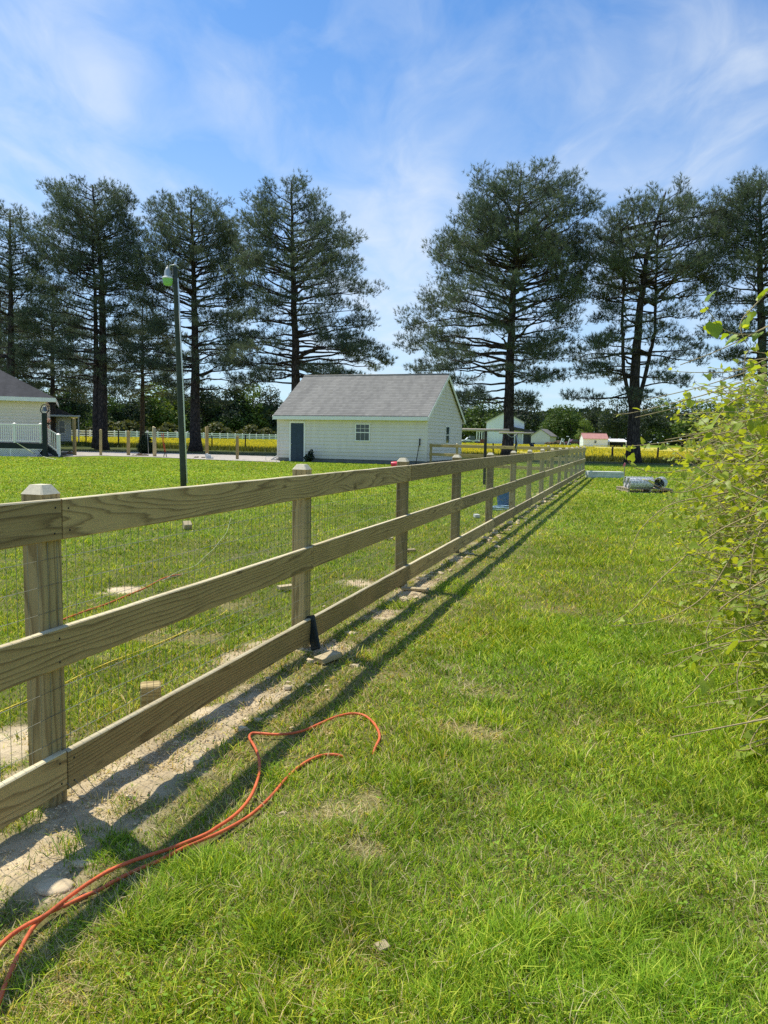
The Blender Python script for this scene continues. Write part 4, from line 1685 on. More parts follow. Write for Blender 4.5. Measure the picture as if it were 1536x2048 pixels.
# low bushes under the left wood
bush_spots = [(118, 855, 150, 2.6), (185, 862, 155, 2.2), (235, 850, 150, 3.2), (262, 846, 152, 3.6), (340, 852, 155, 3.2), (430, 846, 160, 3.4), (452, 858, 150, 2.4), (500, 850, 165, 3.0), (535, 856, 165, 2.4), (215, 846, 150, 3.6)]
b0 = None
for i, (px, py, D, s) in enumerate(bush_spots):
    D = max(D, 150 + .14 * px)
    s *= D / 152
    b = base_at(px, D)
    if b0 is None:
        b0 = leaf_thing('bush', 'brownish green bush behind the white field fence', 'bush', b, 900, [(0, 0, .45, .6, .6, .4), (.5, .1, .35, .45, .4, .3), (-.5, 0, .3, .5, .4, .3), (.1, 0, .7, .35, .35, .25)], .2, (.05, .055, .02), (.14, .15, .05), 61,
                        trunk=[([(0, 0, -.1), (0, 0, .6)], [.04, .02])], group='bushes behind the white fence')
        b0.scale = (s, s, s)
    else:
        dup(b0, b, random.uniform(0, 6), scale=(s * 1.1, s, s))

# ------------------------------------------------------------------ white ranch fence, far left
wa_, wb_ = base_at(40, 118), base_at(640, 210)
wa_.z, wb_.z = terr(wa_.x, wa_.y) + .12, terr(wb_.x, wb_.y) - .05
wd_ = wb_ - wa_
wl = wd_.length
wf = thing('white_fence', 'white three rail fence along the far side of the yellow meadow', 'fence', wa_, math.atan2(wd_.y, wd_.x))
slope = wd_.z / Vector((wd_.x, wd_.y)).length
npst = int(wl / 2.9)
wp = None
for k in range(npst + 1):
    xx = wl * k / npst
    if wp is None:
        mb = MB()
        mb.cbox(-.11, .11, -.11, .11, -.3, 1.32, .01)
        mb.add([(-.095, -.095, 1.321), (.095, -.095, 1.321), (.095, .095, 1.321), (-.095, .095, 1.321), (0, 0, 1.42)], [(0, 1, 4), (1, 2, 4), (2, 3, 4), (3, 0, 4), (3, 2, 1, 0)])
        wp = o = mb.build('post', M['white'], wf)
    else:
        o = wp.copy()
        COL.objects.link(o)
    o.location = (xx, 0, slope * xx)
for z in (.35, .72, 1.1):
    mb = MB()
    for k in range(npst):
        xa, xb = wl * k / npst + .115, wl * (k + 1) / npst - .115
        mb.hexa([(xa, -.02, slope * xa + z), (xb, -.02, slope * xb + z), (xb, .02, slope * xb + z), (xa, .02, slope * xa + z), (xa, -.02, slope * xa + z + .2), (xb, -.02, slope * xb + z + .2), (xb, .02, slope * xb + z + .2), (xa, .02, slope * xa + z + .2)])
    mb.build('rail', M['white'], wf)

# ------------------------------------------------------------------ loose posts
def round_post(name, label, cat, px, ybase, ytop, wpx, mat, group=None, D=None, square=False, cap=False):
    if D is None:
        p = gr(px, ybase)
        D = p.y
    b = base_at(px, D)
    h = atY(px, ytop, D).z - b.z
    w_ = size_at(wpx, D) / 2
    mb = MB()
    if square:
        mb.cbox(-w_, w_, -w_, w_, -.2, h - w_ * .6, .012)
        mb.add([(-w_, -w_, h - w_ * .6), (w_, -w_, h - w_ * .6), (w_, w_, h - w_ * .6), (-w_, w_, h - w_ * .6), (0, 0, h)], [(0, 1, 4), (1, 2, 4), (2, 3, 4), (3, 0, 4)])
    else:
        mb.tube([(0, 0, -.2), (0, 0, h * .5), (random.uniform(-.02, .02), 0, h - .02), (0, 0, h)], [w_, w_ * .97, w_ * .95, w_ * .8], 10)
    mb.v = [(z, y_, -x_) for x_, y_, z in mb.v]
    o = mb.build(name, mat)
    o.location = b
    o.rotation_euler = (0, -PI / 2 + random.uniform(-.01, .01), random.uniform(-.4, .4))
    return tag(o, label, cat, group)


round_post('wooden_post', 'tallest bare wooden post, at the foot of the deck stairs', 'post', 149, 911, 836, 5.2, M['post'], 'bare wooden posts along the drive', square=True)
round_post('wooden_post', 'pointed bare wooden post in front of the double trunk pine', 'post', 201, 911, 858, 5.2, M['post'], 'bare wooden posts along the drive', square=True)
round_post('wooden_post', 'slim bare wooden post just left of the dark bush', 'post', 256.5, 911, 861, 5.0, M['post'], 'bare wooden posts along the drive', square=True)
round_post('wooden_post', 'thick round bare post just right of the dark bush', 'post', 309, 913.5, 854, 7.5, M['newwood'], 'bare wooden posts along the drive')
round_post('wooden_post', 'thick round bare post right of the pine behind the lamp pole', 'post', 414, 913, 853, 7.0, M['post'], 'bare wooden posts along the drive')
round_post('wooden_post', 'slim bare post nearest the left end of the garage', 'post', 474.5, 919, 871, 4.6, M['post'], 'bare wooden posts along the drive', square=True)
for px, yt in ((172, 859), (237, 861), (424, 871), (490.5, 871)):
    round_post('field_post', 'thin dark post at the near edge of the yellow meadow, left of the garage', 'post', px, 0, yt, 2.6, M['darkpost'], 'thin dark field posts left of the garage', D=fy0(base_at(px, 75).x) - .5)
round_post('field_post', 'dark field post seen under the clothesline bars', 'post', 987, 0, 886, 3.0, M['darkpost'], 'dark field posts right of the garage', D=65)
round_post('field_post', 'dark field post left of the forked pine trunk', 'post', 1226, 0, 893, 4.0, M['darkpost'], 'dark field posts right of the garage', D=61.5)
round_post('field_post', 'dark field post right of the forked pine trunk', 'post', 1317, 0, 895, 4.0, M['darkpost'], 'dark field posts right of the garage', D=63)
bp = round_post('field_post', 'dark field post under the draped dark blue bag', 'post', 1064, 0, 892, 2.6, M['darkpost'], 'dark field posts right of the garage', D=62)
b = base_at(1064, 62)
h = atY(1064, 893, 62).z
mb = MB()
mb.blob((0, 0, 0), .17, 10, .3, (1, .8, 1.4), 3)
mb.blob((-.12, 0, .12), .10, 8, .35, (1.3, .8, .8), 4)
mb.blob((.16, .02, .2), .08, 8, .35, (1.2, .8, .8), 5)
o = mb.build('plastic_bag', plain('dark_blue_plastic', (.02, .035, .06), .5, .2, 6))
o.location = (b.x, b.y, h + .05)
tag(o, 'dark blue bag draped over a field post beyond the fence', 'bag')

# dark bush by the drive
b = base_at(291, 57)
leaf_thing('dark_bush', 'dense dark green bush standing by the gravel drive', 'bush', b, 2200, [(0, 0, .6, .5, .5, .6), (.25, 0, .45, .4, .4, .45), (-.3, 0, .5, .35, .4, .5), (.05, 0, 1.15, .3, .3, .35)], .16, (.008, .018, .010), (.03, .055, .022), 71, trunk=[([(0, 0, -.1), (0, 0, 1.0)], [.05, .02])])
# marker stake
b = base_at(297, 51)
t = thing('marker_stake', 'thin metal stake with a white tip in front of the dark bush', 'stake', b)
mb = MB()
mb.tube([(0, 0, -.1), (-.06, 0, 1.58)], .012, 6)
mb.build('rod', M['lamphead'], t)
mb = MB()
mb.cbox(-.13, .0, -.03, .03, 1.582, 1.68, .01)
mb.build('tip', M['white'], t)
# post hole digger
b = base_at(330, 49.5)
t = thing('post_hole_digger', 'post hole digger with two red handles standing by the drive', 'digging tool', b)
for s_ in (-1, 1):
    mb = MB()
    mb.tube([(.03 * s_ - .0, 0, .35), (.03 * s_ - .10, 0, .9), (-.15 + .06 * s_, 0, 1.52)], .024, 8)
    mb.build('handle', M['redtool'], t)
    mb = MB()
    mb.add([(.01 * s_, -.07, .36), (.01 * s_, .07, .36), (.08 * s_, .06, .02), (.08 * s_, -.06, .02), (.035 * s_, -.07, .36), (.035 * s_, .07, .36), (.10 * s_, .06, .02), (.10 * s_, -.06, .02)],
           [(0, 1, 2, 3), (4, 7, 6, 5), (0, 4, 5, 1), (2, 6, 7, 3), (1, 5, 6, 2), (3, 7, 4, 0)])
    mb.build('blade', M['black'], t)


def pile(label, px, py, w_, h_, mat, seed, name='soil_pile', cat='soil pile', n=14, group=None):
    p = gr(px, py)
    mb = MB()
    rr = random.Random(seed)
    for i in range(n):
        a = rr.uniform(0, 6.28)
        q = rr.random() ** .6
        s_ = rr.uniform(.25, .5) * h_
        mb.blob((math.cos(a) * q * w_ * .5, math.sin(a) * q * w_ * .25, s_ * .4 + h_ * .4 * (1 - q)), s_, 7, .3, (1.3, 1, .8), seed * 31 + i)
    o = mb.build(name, mat)
    o.location = (p.x, p.y, terr(p.x, p.y))
    return tag(o, label, cat, group)


pile('low pile of dark soil left of the thick round post', 281, 912, 1.0, .22, M['darkclod'], 1)
pile('low pile of dark soil beside the thick post right of the pine trunk', 397, 916, .8, .14, M['darkclod'], 2)
pile('soil heap at the foot of the deck stairs', 139, 909, .7, .25, M['darkclod'], 3)
p = gr(416, 918)
mb = MB()
mb.blob((0, 0, .14), .17, 9, .35, (1.2, .8, .9), 8)
mb.blob((.22, .02, .07), .1, 8, .35, (1.3, .8, .8), 9)
mb.blob((-.05, .03, .27), .09, 8, .3, (1, .8, 1), 10)
o = mb.build('cement_bag', M['greywhite'])
o.location = p
tag(o, 'crumpled white paper bag on the soil by the drive', 'bag')
p = gr(545, 921)
mb = MB()
mb.tube([(-.4, 0, .02), (-.42, 0, .25), (.1, 0, .25)], .02, 6)
mb.tube([(-.1, .05, .04), (.35, -.05, .3)], .05, 6)
mb.tube([(.05, .15, .04), (.5, .1, .08)], .06, 6)
mb.tube([(.2, -.1, .05), (.45, .2, .22)], .05, 6)
o = mb.build('pipe_offcuts', M['greywhite'])
o.location = p
tag(o, 'heap of white pipe offcuts at the left corner of the garage', 'pipes')

# ------------------------------------------------------------------ lamp pole
b = base_at(367, 20)
topp = atY(350, 534, 20)
t = thing('lamp_pole', 'dark wooden pole with a security lamp standing on the lawn', 'lamp pole', b)
hx, hh = topp.x - b.x, topp.z
mb = MB()
pts = [(0, 0, -.3)] + [(hx * k / 8, 0, hh * k / 8) for k in range(1, 9)]
mb.tube(pts, [.080 - .018 * k / 8 for k in range(9)], 14)
mb.build('pole', M['polegreen'], t)
mb = MB()
mb.tube([(.093, -.02, .2), (hx * .5 + .086, -.02, hh * .5), (hx + .076, -.02, hh - .28)], .018, 8)
mb.build('conduit', M['conduit'], t)
mb = MB()
mb.tube([(hx + .10, -.02, hh - .02), (hx + .02, -.03, hh + .05), (hx - .12, -.03, hh + .03), (hx - .13, -.03, hh - .12)], .02, 8)
mb.tube([(hx - .05, -.02, hh - .22), (hx - .20, -.02, hh - .20)], .025, 8)
mb.build('bracket', M['lamphead'], t)
lx, lz = hx - .18, hh - .16
LS = .70
mb = MB()
mb.lathe([(q0 * LS, q1 * LS) for q0, q1 in [(.045, .21), (.06, .20), (.085, .13), (.115, .08), (.12, -.10), (.14, -.13)][::-1]], (lx, -.02, lz), 18)
mb.lathe([(q0 * LS, q1 * LS) for q0, q1 in [(.03, .205), (.04, .24), (.02, .26)]], (lx, -.02, lz), 10)
lh = mb.build('lamp_housing', M['lamphead'], t)
mb = MB()
mb.lathe([(q0 * LS, q1 * LS) for q0, q1 in [(.12, -.43), (.15, -.40), (.185, -.20), (.18, -.135)]], (lx, -.02, lz), 22)
mb.build('lens', M['lens'], lh)
mb = MB()
mb.lathe([(q0 * LS, q1 * LS) for q0, q1 in [(.19, -.205), (.195, -.17), (.18, -.132)]], (lx, -.02, lz), 22)
mb.build('rim', M['conduit'], lh)

# ------------------------------------------------------------------ clothesline posts
CLT = []
for px, D, wbar, yb, lab in ((971, 25, 93, 860, 'nearer clothesline post with a wide wooden crossbar behind the fence'), (1032.5, 34, 69, 866, 'farther clothesline post with a wooden crossbar before the pine trunk')):
    b = base_at(px, D)
    z = atY(px, yb, D).z
    w_ = size_at(wbar, D) / 2
    t = thing('clothesline_post', lab, 'clothesline post', b, -.02, 'clothesline posts')
    mb = MB()
    mb.cbox(-.045, .045, -.045, .045, -.2, z - .045, .008)
    mb.build('upright', M['darkpost'], t)
    mb = MB()
    mb.tube([(-w_, -.0, z), (0, 0, z - .003), (w_, 0, z + .002)], .045, 8)
    mb.build('crossbar', plain('weathered_grey_wood', (.42, .36, .29), .8, .2, 10), t)
    CLT.append((b, z, w_))
(b1, z1, w1), (b2, z2, w2) = CLT
mb = MB()
pts = []
for k in range(13):
    f = k / 12
    pts.append((b2.x - w2 * .55 + f * w2 * .55, b2.y - .08, z2 - .04 - .14 * math.sin(f * PI)))
mb.tube(pts, .012, 5)
mb.tube([(b2.x - .01, b2.y - .065, z2 - .1), (b2.x + .06, b2.y - .08, z2 - .45), (b2.x - .02, b2.y - .07, z2 - .75)], .025, 6)
tag(mb.build('clothesline_rope', M['lamphead']), 'grey rope hanging in a loop from the farther clothesline crossbar', 'rope')

# ------------------------------------------------------------------ things in the yard
p = gr(1007, 1014)
t = thing('blue_bucket', 'blue plastic bucket on the lawn seen through the fence', 'bucket', (p.x, p.y, .0))
mb = MB()
mb.lathe([(.125, .0), (.13, .01), (.165, .33), (.175, .335), (.175, .36), (.155, .36), (.12, .03)], (0, 0, 0), 22)
mb.build('body', M['blue'], t)
mb = MB()
mb.tube([(.17 * math.cos(a), -.17 * abs(math.sin(a)) * .7 - .02, .32 - .17 * abs(math.sin(a))) for a in np.linspace(0, PI, 12)], .006, 6)
mb.build('handle', M['wire'], t)
p2 = gr(1009, 1021)
mb = MB()
pts = []
for k in range(70):
    a = k * .42
    q = .20 + .03 * math.sin(k * .3)
    pts.append((math.cos(a) * q * 1.2, math.sin(a) * q * .7, .03 + .012 * (k * .42 / 6.28) + .02 * math.sin(a * 1.3)))
mb.tube(spline(pts, 2), .009, 6)
o = mb.build('coiled_hose', M['palehose'])
o.location = (p2.x, p2.y, .0)
tag(o, 'pale blue coiled hose at the foot of the blue bucket', 'hose')

p = gr(790, 936)
t = thing('red_bucket', 'bright red plastic bucket lying on the grass before the garage', 'bucket', (p.x, p.y, .0))
mb = MB()
vs = [(-.20, .17), (-.19, .175), (.16, .135), (.17, .13)]
mb.lathe([(.12, 0), (.125, .01), (.165, .36), (.18, .365), (.18, .39), (.15, .39), (.115, .03)], (0, 0, 0), 18)
mb.v = [(z - .2, y_, x_ + .175) for x_, y_, z in mb.v]
mb.build('body', M['red'], t)
mb = MB()
mb.tube([(.16, .17 * math.cos(a), .175 + .17 * math.sin(a)) for a in np.linspace(0, PI, 10)], .006, 5)
mb.build('handle', M['wire'], t)

# pale grey slab and pallet of wire rolls, survey stake
pa, pb = gr(1176, 955), gr(1236, 955)
t_ = (pb - pa).length
mb = MB()
mb.cbox(0, t_, 0, .55, -.03, .155, .012)
for k in range(1, 3):
    mb.cbox(.003, t_ - .003, -.012 + 0, .56, .156 + .05 * (k - 1), .156 + .05 * k - .003, .006)
o = mb.build('grey_slab', M['greyblock'])
o.location = (pa.x, pa.y, 0)
o.rotation_euler = (0, 0, -.05)
tag(o, 'low pale grey slab lying on the grass at the far end of the fence', 'slab')
leaf_thing('weed_clump', 'small weed clump growing at the corner post beside the grey slab', 'weeds', gr(1182, 952), 130, [(0, 0, .12, .3, .2, .14), (.1, 0, .2, .12, .1, .1)], .07, (.10, .15, .03), (.25, .3, .12), 81)
b = gr(1248.5, 953)
t = thing('survey_stake', 'thin wooden survey stake with pink ribbon on the far lawn', 'stake', b)
hs = atY(1248, 925, b.y).z
mb = MB()
mb.cbox(-.02, .02, -.012, .012, -.1, hs, .003)
mb.build('stake', M['newwood'], t)
mb = MB()
mb.cbox(-.03, .03, -.02, .02, hs - .13, hs - .02, .004)
mb.add([(-.03, -.021, hs - .05), (-.09, -.03, hs - .12), (-.10, -.02, hs - .24), (-.03, -.02, hs - .13)], [(0, 1, 2, 3)])
mb.build('ribbon', M['pink'], t)

pc = gr(1300, 986)
t = thing('wooden_pallet', 'flat wooden pallet on the lawn under the wire rolls', 'pallet', (pc.x, pc.y + .5, 0), .03)
mb = MB()
for k in range(7):
    y_ = -.5 + k * .158
    mb.cbox(-.68, .68, y_, y_ + .10, .105, .125, .003)
for xx in (-.66, -.02, .62):
    mb.box(xx, xx + .04, -.5, .55, .02, .104)
for k in (0, 3, 6):
    y_ = -.5 + k * .158
    mb.cbox(-.68, .68, y_, y_ + .10, .0, .018, .003)
mb.build('deck', plain('pallet_wood', (.42, .34, .24), .85, .2, 8), t)


def wire_roll(loc, rz, ln, rad, label):
    t = thing('wire_roll', label, 'wire roll', loc, rz, 'wire rolls on the pallet')
    mb = MB()
    # the rolled sheet itself: a spiral of close wires, seen as a silvery skin with coils at its ends
    nk = 90
    rings = []
    for k in range(nk):
        a = k * .42
        q = rad * (.06 + .94 * (k / (nk - 1)) ** .8) * (1 + .05 * math.sin(a * 3.1) + random.uniform(-.02, .02))
        rings.append((math.cos(a) * q, math.sin(a) * q))
    vs = [(-ln / 2, y_, z_) for y_, z_ in rings] + [(ln / 2, y_, z_) for y_, z_ in rings]
    mb.add(vs, [(k, k + 1, nk + k + 1, nk + k) for k in range(nk - 1)], True)
    for kx in range(int(ln / .10) + 1):
        xx = -ln / 2 + kx * .10
        pts = [(xx, math.cos(a) * rad * 1.012, math.sin(a) * rad * 1.012) for a in np.linspace(0, 2 * PI, 25)]
        mb.tube(pts, .004, 4, caps=False)
    for k in range(18):
        a = k * 2 * PI / 18
        mb.tube([(-ln / 2 - .01, math.cos(a) * rad * 1.02, math.sin(a) * rad * 1.02), (ln / 2 + .01, math.cos(a + .05) * rad * 1.02, math.sin(a + .05) * rad * 1.02)], .004, 4)
    mb.build('wire', M['mesh_roll'], t)
    return t


pz = .125
wire_roll((pc.x - .28, pc.y + .05, pz + .165), .12, .72, .16, 'silvery wire roll lying along the front left of the pallet')
wire_roll((pc.x - .22, pc.y + .40, pz + .165), .05, .80, .16, 'silvery wire roll lying behind the front left roll on the pallet')
wire_roll((pc.x + .36, pc.y + .20, pz + .17), 1.1, .70, .165, 'silvery wire roll at the right of the pallet with its end toward the camera')

# foreground: hose, block, board, chip
tag(MB().tube([tuple(p) for p in hose_path], .0064, 10).build('air_hose', M['hose']), 'red rubber hose looping through the foreground grass beside the fence', 'hose')


def path_crop(x0, y0, sc, pts, z=.02):
    return [gr(x0 + a * sc, y0 + b * sc, z) for a, b in pts]


pts = path_crop(0, 930, .3418, [(330, 925), (380, 900), (500, 855), (620, 815), (740, 765), (860, 715), (940, 670), (1010, 648), (1060, 642)], .010)
tag(MB().tube(spline(pts, 6), .007, 6).build('orange_hose', M['hose2']), 'thin orange hose in the grass behind the fence', 'hose')
pts = path_crop(0, 930, .3418, [(-60, 1480), (0, 1445), (90, 1405), (150, 1380), (330, 1300), (505, 1215), (640, 1155), (760, 1110), (890, 1060), (1050, 990), (1200, 920), (1280, 885), (1330, 850)], .012)
tag(MB().tube(spline(pts, 6), .005, 6).build('yellow_cord', M['yellow']), 'yellow cord lying in the grass behind the two nearest fence posts', 'cord')
pts = path_crop(0, 930, .3418, [(950, 680), (1040, 625), (1140, 590), (1190, 545), (1250, 490), (1290, 440), (1325, 395)], .03) + path_crop(400, 880, .293, [(205, 555), (212, 530)], .03)
tag(MB().tube(spline(pts, 6), .0032, 6).build('pale_cord', M['palecord']), 'pale string running through the grass behind the fence toward the lamp pole', 'cord')
pts = path_crop(0, 780, .1172, [(230, 860), (290, 900), (400, 975), (480, 1020), (560, 1070), (660, 1110), (780, 1150), (900, 1175), (960, 1190)])
cordD = [47.4, 46.1, 45.9, 45.8, 45.6, None, None, None, None]
pp = []
for (a, b_), dd in zip([(230, 860), (290, 905), (400, 975), (480, 1020), (560, 1070), (660, 1110), (780, 1150), (900, 1175), (960, 1190)], cordD):
    q = (a * .1172, 780 + b_ * .1172)
    pp.append(atY(q[0], q[1], dd) if dd else gr(q[0], q[1], .03))
tag(MB().tube(spline(pp, 4), .022, 6).build('garden_hose', M['palecord']), 'pale hose trailing from the deck down onto the lawn', 'hose')


def scrap(label, px, py, sx, sy, sz, rz, mat, tilt=0.0, name='wood_offcut', cat='wood offcut', group=None, z=0.0, dz=0):
    p = gr(px, py)
    mb = MB()
    b_ = min(sx, sy, sz) * .06
    mb.cbox(-sx / 2, sx / 2, -sy / 2, sy / 2, 0, sz, b_)
    o = mb.build(name, mat)
    o.location = (p.x, p.y, z)
    o.rotation_euler = (tilt, 0, rz)
    return tag(o, label, cat, group)


p = gr(302, 1411)
o = scrap('short square post stub standing in the grass behind the nearest bottom board', 302, 1417, .105, .105, .135, .3, M['post'], name='post_stub', cat='post stub')
mb = MB()
scrap('wedge of fresh wood lying in the soil beside the black board', 656, 1324, .085, .17, .035, -.75, M['newwood'], .08, z=.015)
scrap('thin slip of pale wood in the grass left of the second post', 571, 1183, .16, .06, .03, .7, M['newwood'], .1, z=.03)
scrap('small pale wood block in the lawn under the top board', 374, 1059, .12, .12, .09, .5, M['newwood'], .5, z=.03)
scrap('small square wood chip in the foreground grass', 764, 1914, .035, .03, .008, .6, M['newwood'], .15, z=.03)
scrap('pale wood slip beside the third post', 818, 1106, .17, .06, .03, .4, M['newwood'], .1, z=.02)
scrap('pale offcut in the grass below the middle board near the third post', 778, 1081, .12, .05, .03, -.4, M['newwood'], .1, z=.02)
scrap('thin pale board piece right of the third post in the shade', 830, 1184, .26, .07, .02, -.2, M['newwood'], .05, z=.02)
p = gr(1013 - 57, 1036)
scrap('pale grey block in the grass behind the fifth post', 953, 1036, .10, .10, .06, .3, M['greyblock'], .1, name='grey_block', cat='block', z=.01)

# black board leaning on the second post
pb_ = gr(632, 1303)
top = atY(611, 1264, pb_.y - .04)
mb = MB()
hl = .235
mb.cbox(-.036, .036, -.011, .011, 0, hl, .007)
mb.cbox(-.024, .024, -.0155, -.0115, .025, hl - .02, .002)
o = mb.build('black_spirit_level', M['blackplastic'])
o.location = (pb_.x, pb_.y, .012)
o.rotation_euler = (-.18, -.30, -.35)
tag(o, 'short black plastic bar leaning against the bottom board at the second post', 'plastic bar')
o.name = 'plastic_bar'

# soil clods along the fence line
mb = MB()
rr = random.Random(4)
for i in range(300):
    tq = rr.choice((rr.uniform(-.5, 4.5), rr.uniform(0, 34), rr.uniform(4, 20)))
    sq = rr.gauss(-.16, .10) if tq > 4 else rr.gauss(-.18, .26)
    p = FB + fu * tq + fl * sq
    s_ = rr.uniform(.005, .016) * (1 if tq < 4 else 2.0)
    if rr.random() < .08:
        s_ *= 1.8
    mb.blob((p.x, p.y, s_ * .35), s_, 6, .35, (1.3, 1.1, .75), i)
Vc, Tc = [], []
rq = np.random.default_rng(14)
nq = 26000
tq = np.where(rq.random(nq) < .6, rq.uniform(-1.2, 6, nq), rq.uniform(0, 20, nq))
sq = rq.normal(-.15, .28, nq)
cx_ = FB.x + fu.x * tq + fl.x * sq
cy_ = FB.y + fu.y * tq + fl.y * sq
dq, _, _ = masks(cx_, cy_)
kq = rq.random(nq) < dq * .7
cx_, cy_ = cx_[kq], cy_[kq]
nq = len(cx_)
sz_ = rq.uniform(.0012, .0048, nq) * (1 + .10 * cy_)
octa = np.array([(1, 0, 0), (0, 1, 0), (-1, 0, 0), (0, -1, 0), (0, 0, .8), (0, 0, -.8)], float)
jit_ = rq.uniform(.6, 1.35, (nq, 6, 3))
Vq = octa[None] * jit_ * sz_[:, None, None]
aq = rq.uniform(0, 6.28, nq)
xr_ = Vq[:, :, 0] * np.cos(aq)[:, None] - Vq[:, :, 1] * np.sin(aq)[:, None]
yr_ = Vq[:, :, 0] * np.sin(aq)[:, None] + Vq[:, :, 1] * np.cos(aq)[:, None]
zq_ = (vnoise(cx_, cy_, .5, 8) - .5) * .03 * .3 + .006
Vq = np.stack([xr_ + cx_[:, None], yr_ + cy_[:, None], Vq[:, :, 2] + (zq_ + sz_ * .3)[:, None]], 2)
fq = [(0, 1, 4), (1, 2, 4), (2, 3, 4), (3, 0, 4), (1, 0, 5), (2, 1, 5), (3, 2, 5), (0, 3, 5)]
o0 = len(mb.v)
mb.v += [tuple(p_) for p_ in Vq.reshape(-1, 3).tolist()]
for i in range(nq):
    for f_ in fq:
        mb.f.append(tuple(o0 + i * 6 + j_ for j_ in f_))
mb.mi += [0] * (8 * nq)
mb.sm += [False] * (8 * nq)
o = mb.build('soil_clods', M['clod'])
tag(o, 'dry tan soil clods scattered along the foot of the fence', 'soil clods', kind='stuff')
for i, (px, py, s_, lab) in enumerate(((108, 1778, .055, 'flat pale stone half buried beside the hose'), (700, 1268, .05, 'pale soil lump on the bare ground right of the second post'), (165, 1728, .035, 'small grey stone in the post shadow'))):
    p = gr(px, py)
    mb = MB()
    mb.blob((0, 0, s_ * .12), s_ * .75, 18, .07, (1.5, 1.1, .38), i + 900)
    mb.sm = [True] * len(mb.f)
    o = mb.build('stone', M['clod'])
    o.location = p
    tag(o, lab, 'stone')

# ------------------------------------------------------------------ house, deck, stairs on the left
HD = 50.0
hc = base_at(92, HD)
HANG = math.radians(22)
eave = atY(92, 798, HD).z
W_, L2 = 12.0, 11.0
house = thing('house', 'cream sided house with a dark hipped roof at the left edge', 'house', hc, HANG)
mb = MB()
laps(mb, lambda z: (-W_, 0), .3, eave, 0, .2)
laps(mb, lambda z: (0, L2), .3, eave, 0, .2, axis='y')
laps(mb, lambda z: (0, L2), .3, eave, -W_, .2, axis='y', flip=-1)
laps(mb, lambda z: (-W_, 0), .3, eave, L2, .2, flip=-1)
mb.build('wall', M['siding2'], house)
mb = MB()
mb.box(-.08, .024, -.024, .08, .3, eave)
mb.build('corner_trim', M['white'], house)
mb = MB()
ov = .62
rz_ = eave + .05
rise = 3.4
vs = [(-W_ - ov, -ov, rz_), (ov, -ov, rz_), (ov, L2 + ov, rz_), (-W_ - ov, L2 + ov, rz_), (-W_ + L2 / 2, L2 / 2, rz_ + rise), (-L2 / 2, L2 / 2, rz_ + rise)]
mb.add(vs, [(0, 1, 5, 4), (1, 2, 5), (2, 3, 4, 5), (3, 0, 4)])
mb.build('roof', M['roof2'], house)
mb = MB()
mb.box(-W_ - ov - .03, ov + .03, -ov - .035, -ov - .002, rz_ - .24, rz_ + .01)
mb.box(ov + .002, ov + .032, -ov, L2 + ov, rz_ - .24, rz_ + .01)
mb.box(-W_ - ov, ov, -ov, -.02, rz_ - .24, rz_ - .22)
mb.build('fascia', M['white'], house)
mb = MB()
mb.box(-W_ + .02, -.02, .02, L2 - .02, -.2, .32)
mb.build('foundation', M['conc'], house)

DD = 46.4
dk = base_at(86, DD)
deck = thing('deck', 'raised porch deck with white railing and white lattice skirt', 'deck', (dk.x, dk.y, 0), 0)
DW = 6.0
fl_z = .80
mb = MB()
mb.cbox(-DW, 0, 0, 3.2, fl_z - .04, fl_z, .006)
mb.box(-DW, -.002, -.03, -.002, .46, fl_z - .045)
mb.build('floor', M['deckpaint'], deck)
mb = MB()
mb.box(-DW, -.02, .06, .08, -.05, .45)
mb.build('under_shade', plain('deck_shadow', (.012, .016, .016), .9), deck)  # dark sheet standing for the shade under the deck
mb = MB()
mb.box(-DW, 0, -.032, -.002, .425, .458)
mb.box(-DW, 0, -.032, -.002, -.02, .02)
mb.box(-2.0, -1.93, -.034, -.003, .02, .425)
mb.box(-4.2, -4.13, -.034, -.003, .02, .425)
k = -DW - .45
while k < 0:
    for dr in (0, 1):
        xa, xb = (k, k + .405) if dr == 0 else (k + .405, k)
        za, zb = .02, .425
        # clip at the ends of the skirt
        if min(xa, xb) < -DW or max(xa, xb) > 0:
            continue
        yy = -.012 - .006 * dr
        mb.bar((xa, yy, za), (xb, yy, zb), .005, .032, (0, 1, 0) if False else (1, 0, 0))
    k += .105
lat = mb.build('lattice_skirt', M['white'], deck)
rt_z = fl_z + 1.12
railz = [(fl_z + .08, .05), (rt_z - .06, .07)]
for z, h_ in railz:
    mb = MB()
    mb.cbox(-DW, -.02, .02, .08, z, z + h_, .008)
    mb.build('railing_bar', M['white'], deck)
rp = None
for px in (29, 81):
    xx = base_at(px, DD).x - dk.x
    mb = MB()
    mb.cbox(xx - .065, xx + .065, -.015, .115, fl_z, rt_z + .03, .01)
    mb.add([(xx - .09, -.04, rt_z + .031), (xx + .09, -.04, rt_z + .031), (xx + .09, .14, rt_z + .031), (xx - .09, .14, rt_z + .031), (xx, .05, rt_z + .11)], [(0, 1, 4), (1, 2, 4), (2, 3, 4), (3, 0, 4), (3, 2, 1, 0)])
    mb.build('railing_post', M['white'], deck)
bal = None
xx = -.2
while xx > -3.2:
    if bal is None:
        mb = MB()
        mb.cbox(-.02, .02, -.02, .02, 0, rt_z - fl_z - .19, .004)
        bal = o = mb.build('baluster', M['white'], deck)
    else:
        o = bal.copy()
        COL.objects.link(o)
    o.location = (xx, .05, fl_z + .13)
    xx -= .128
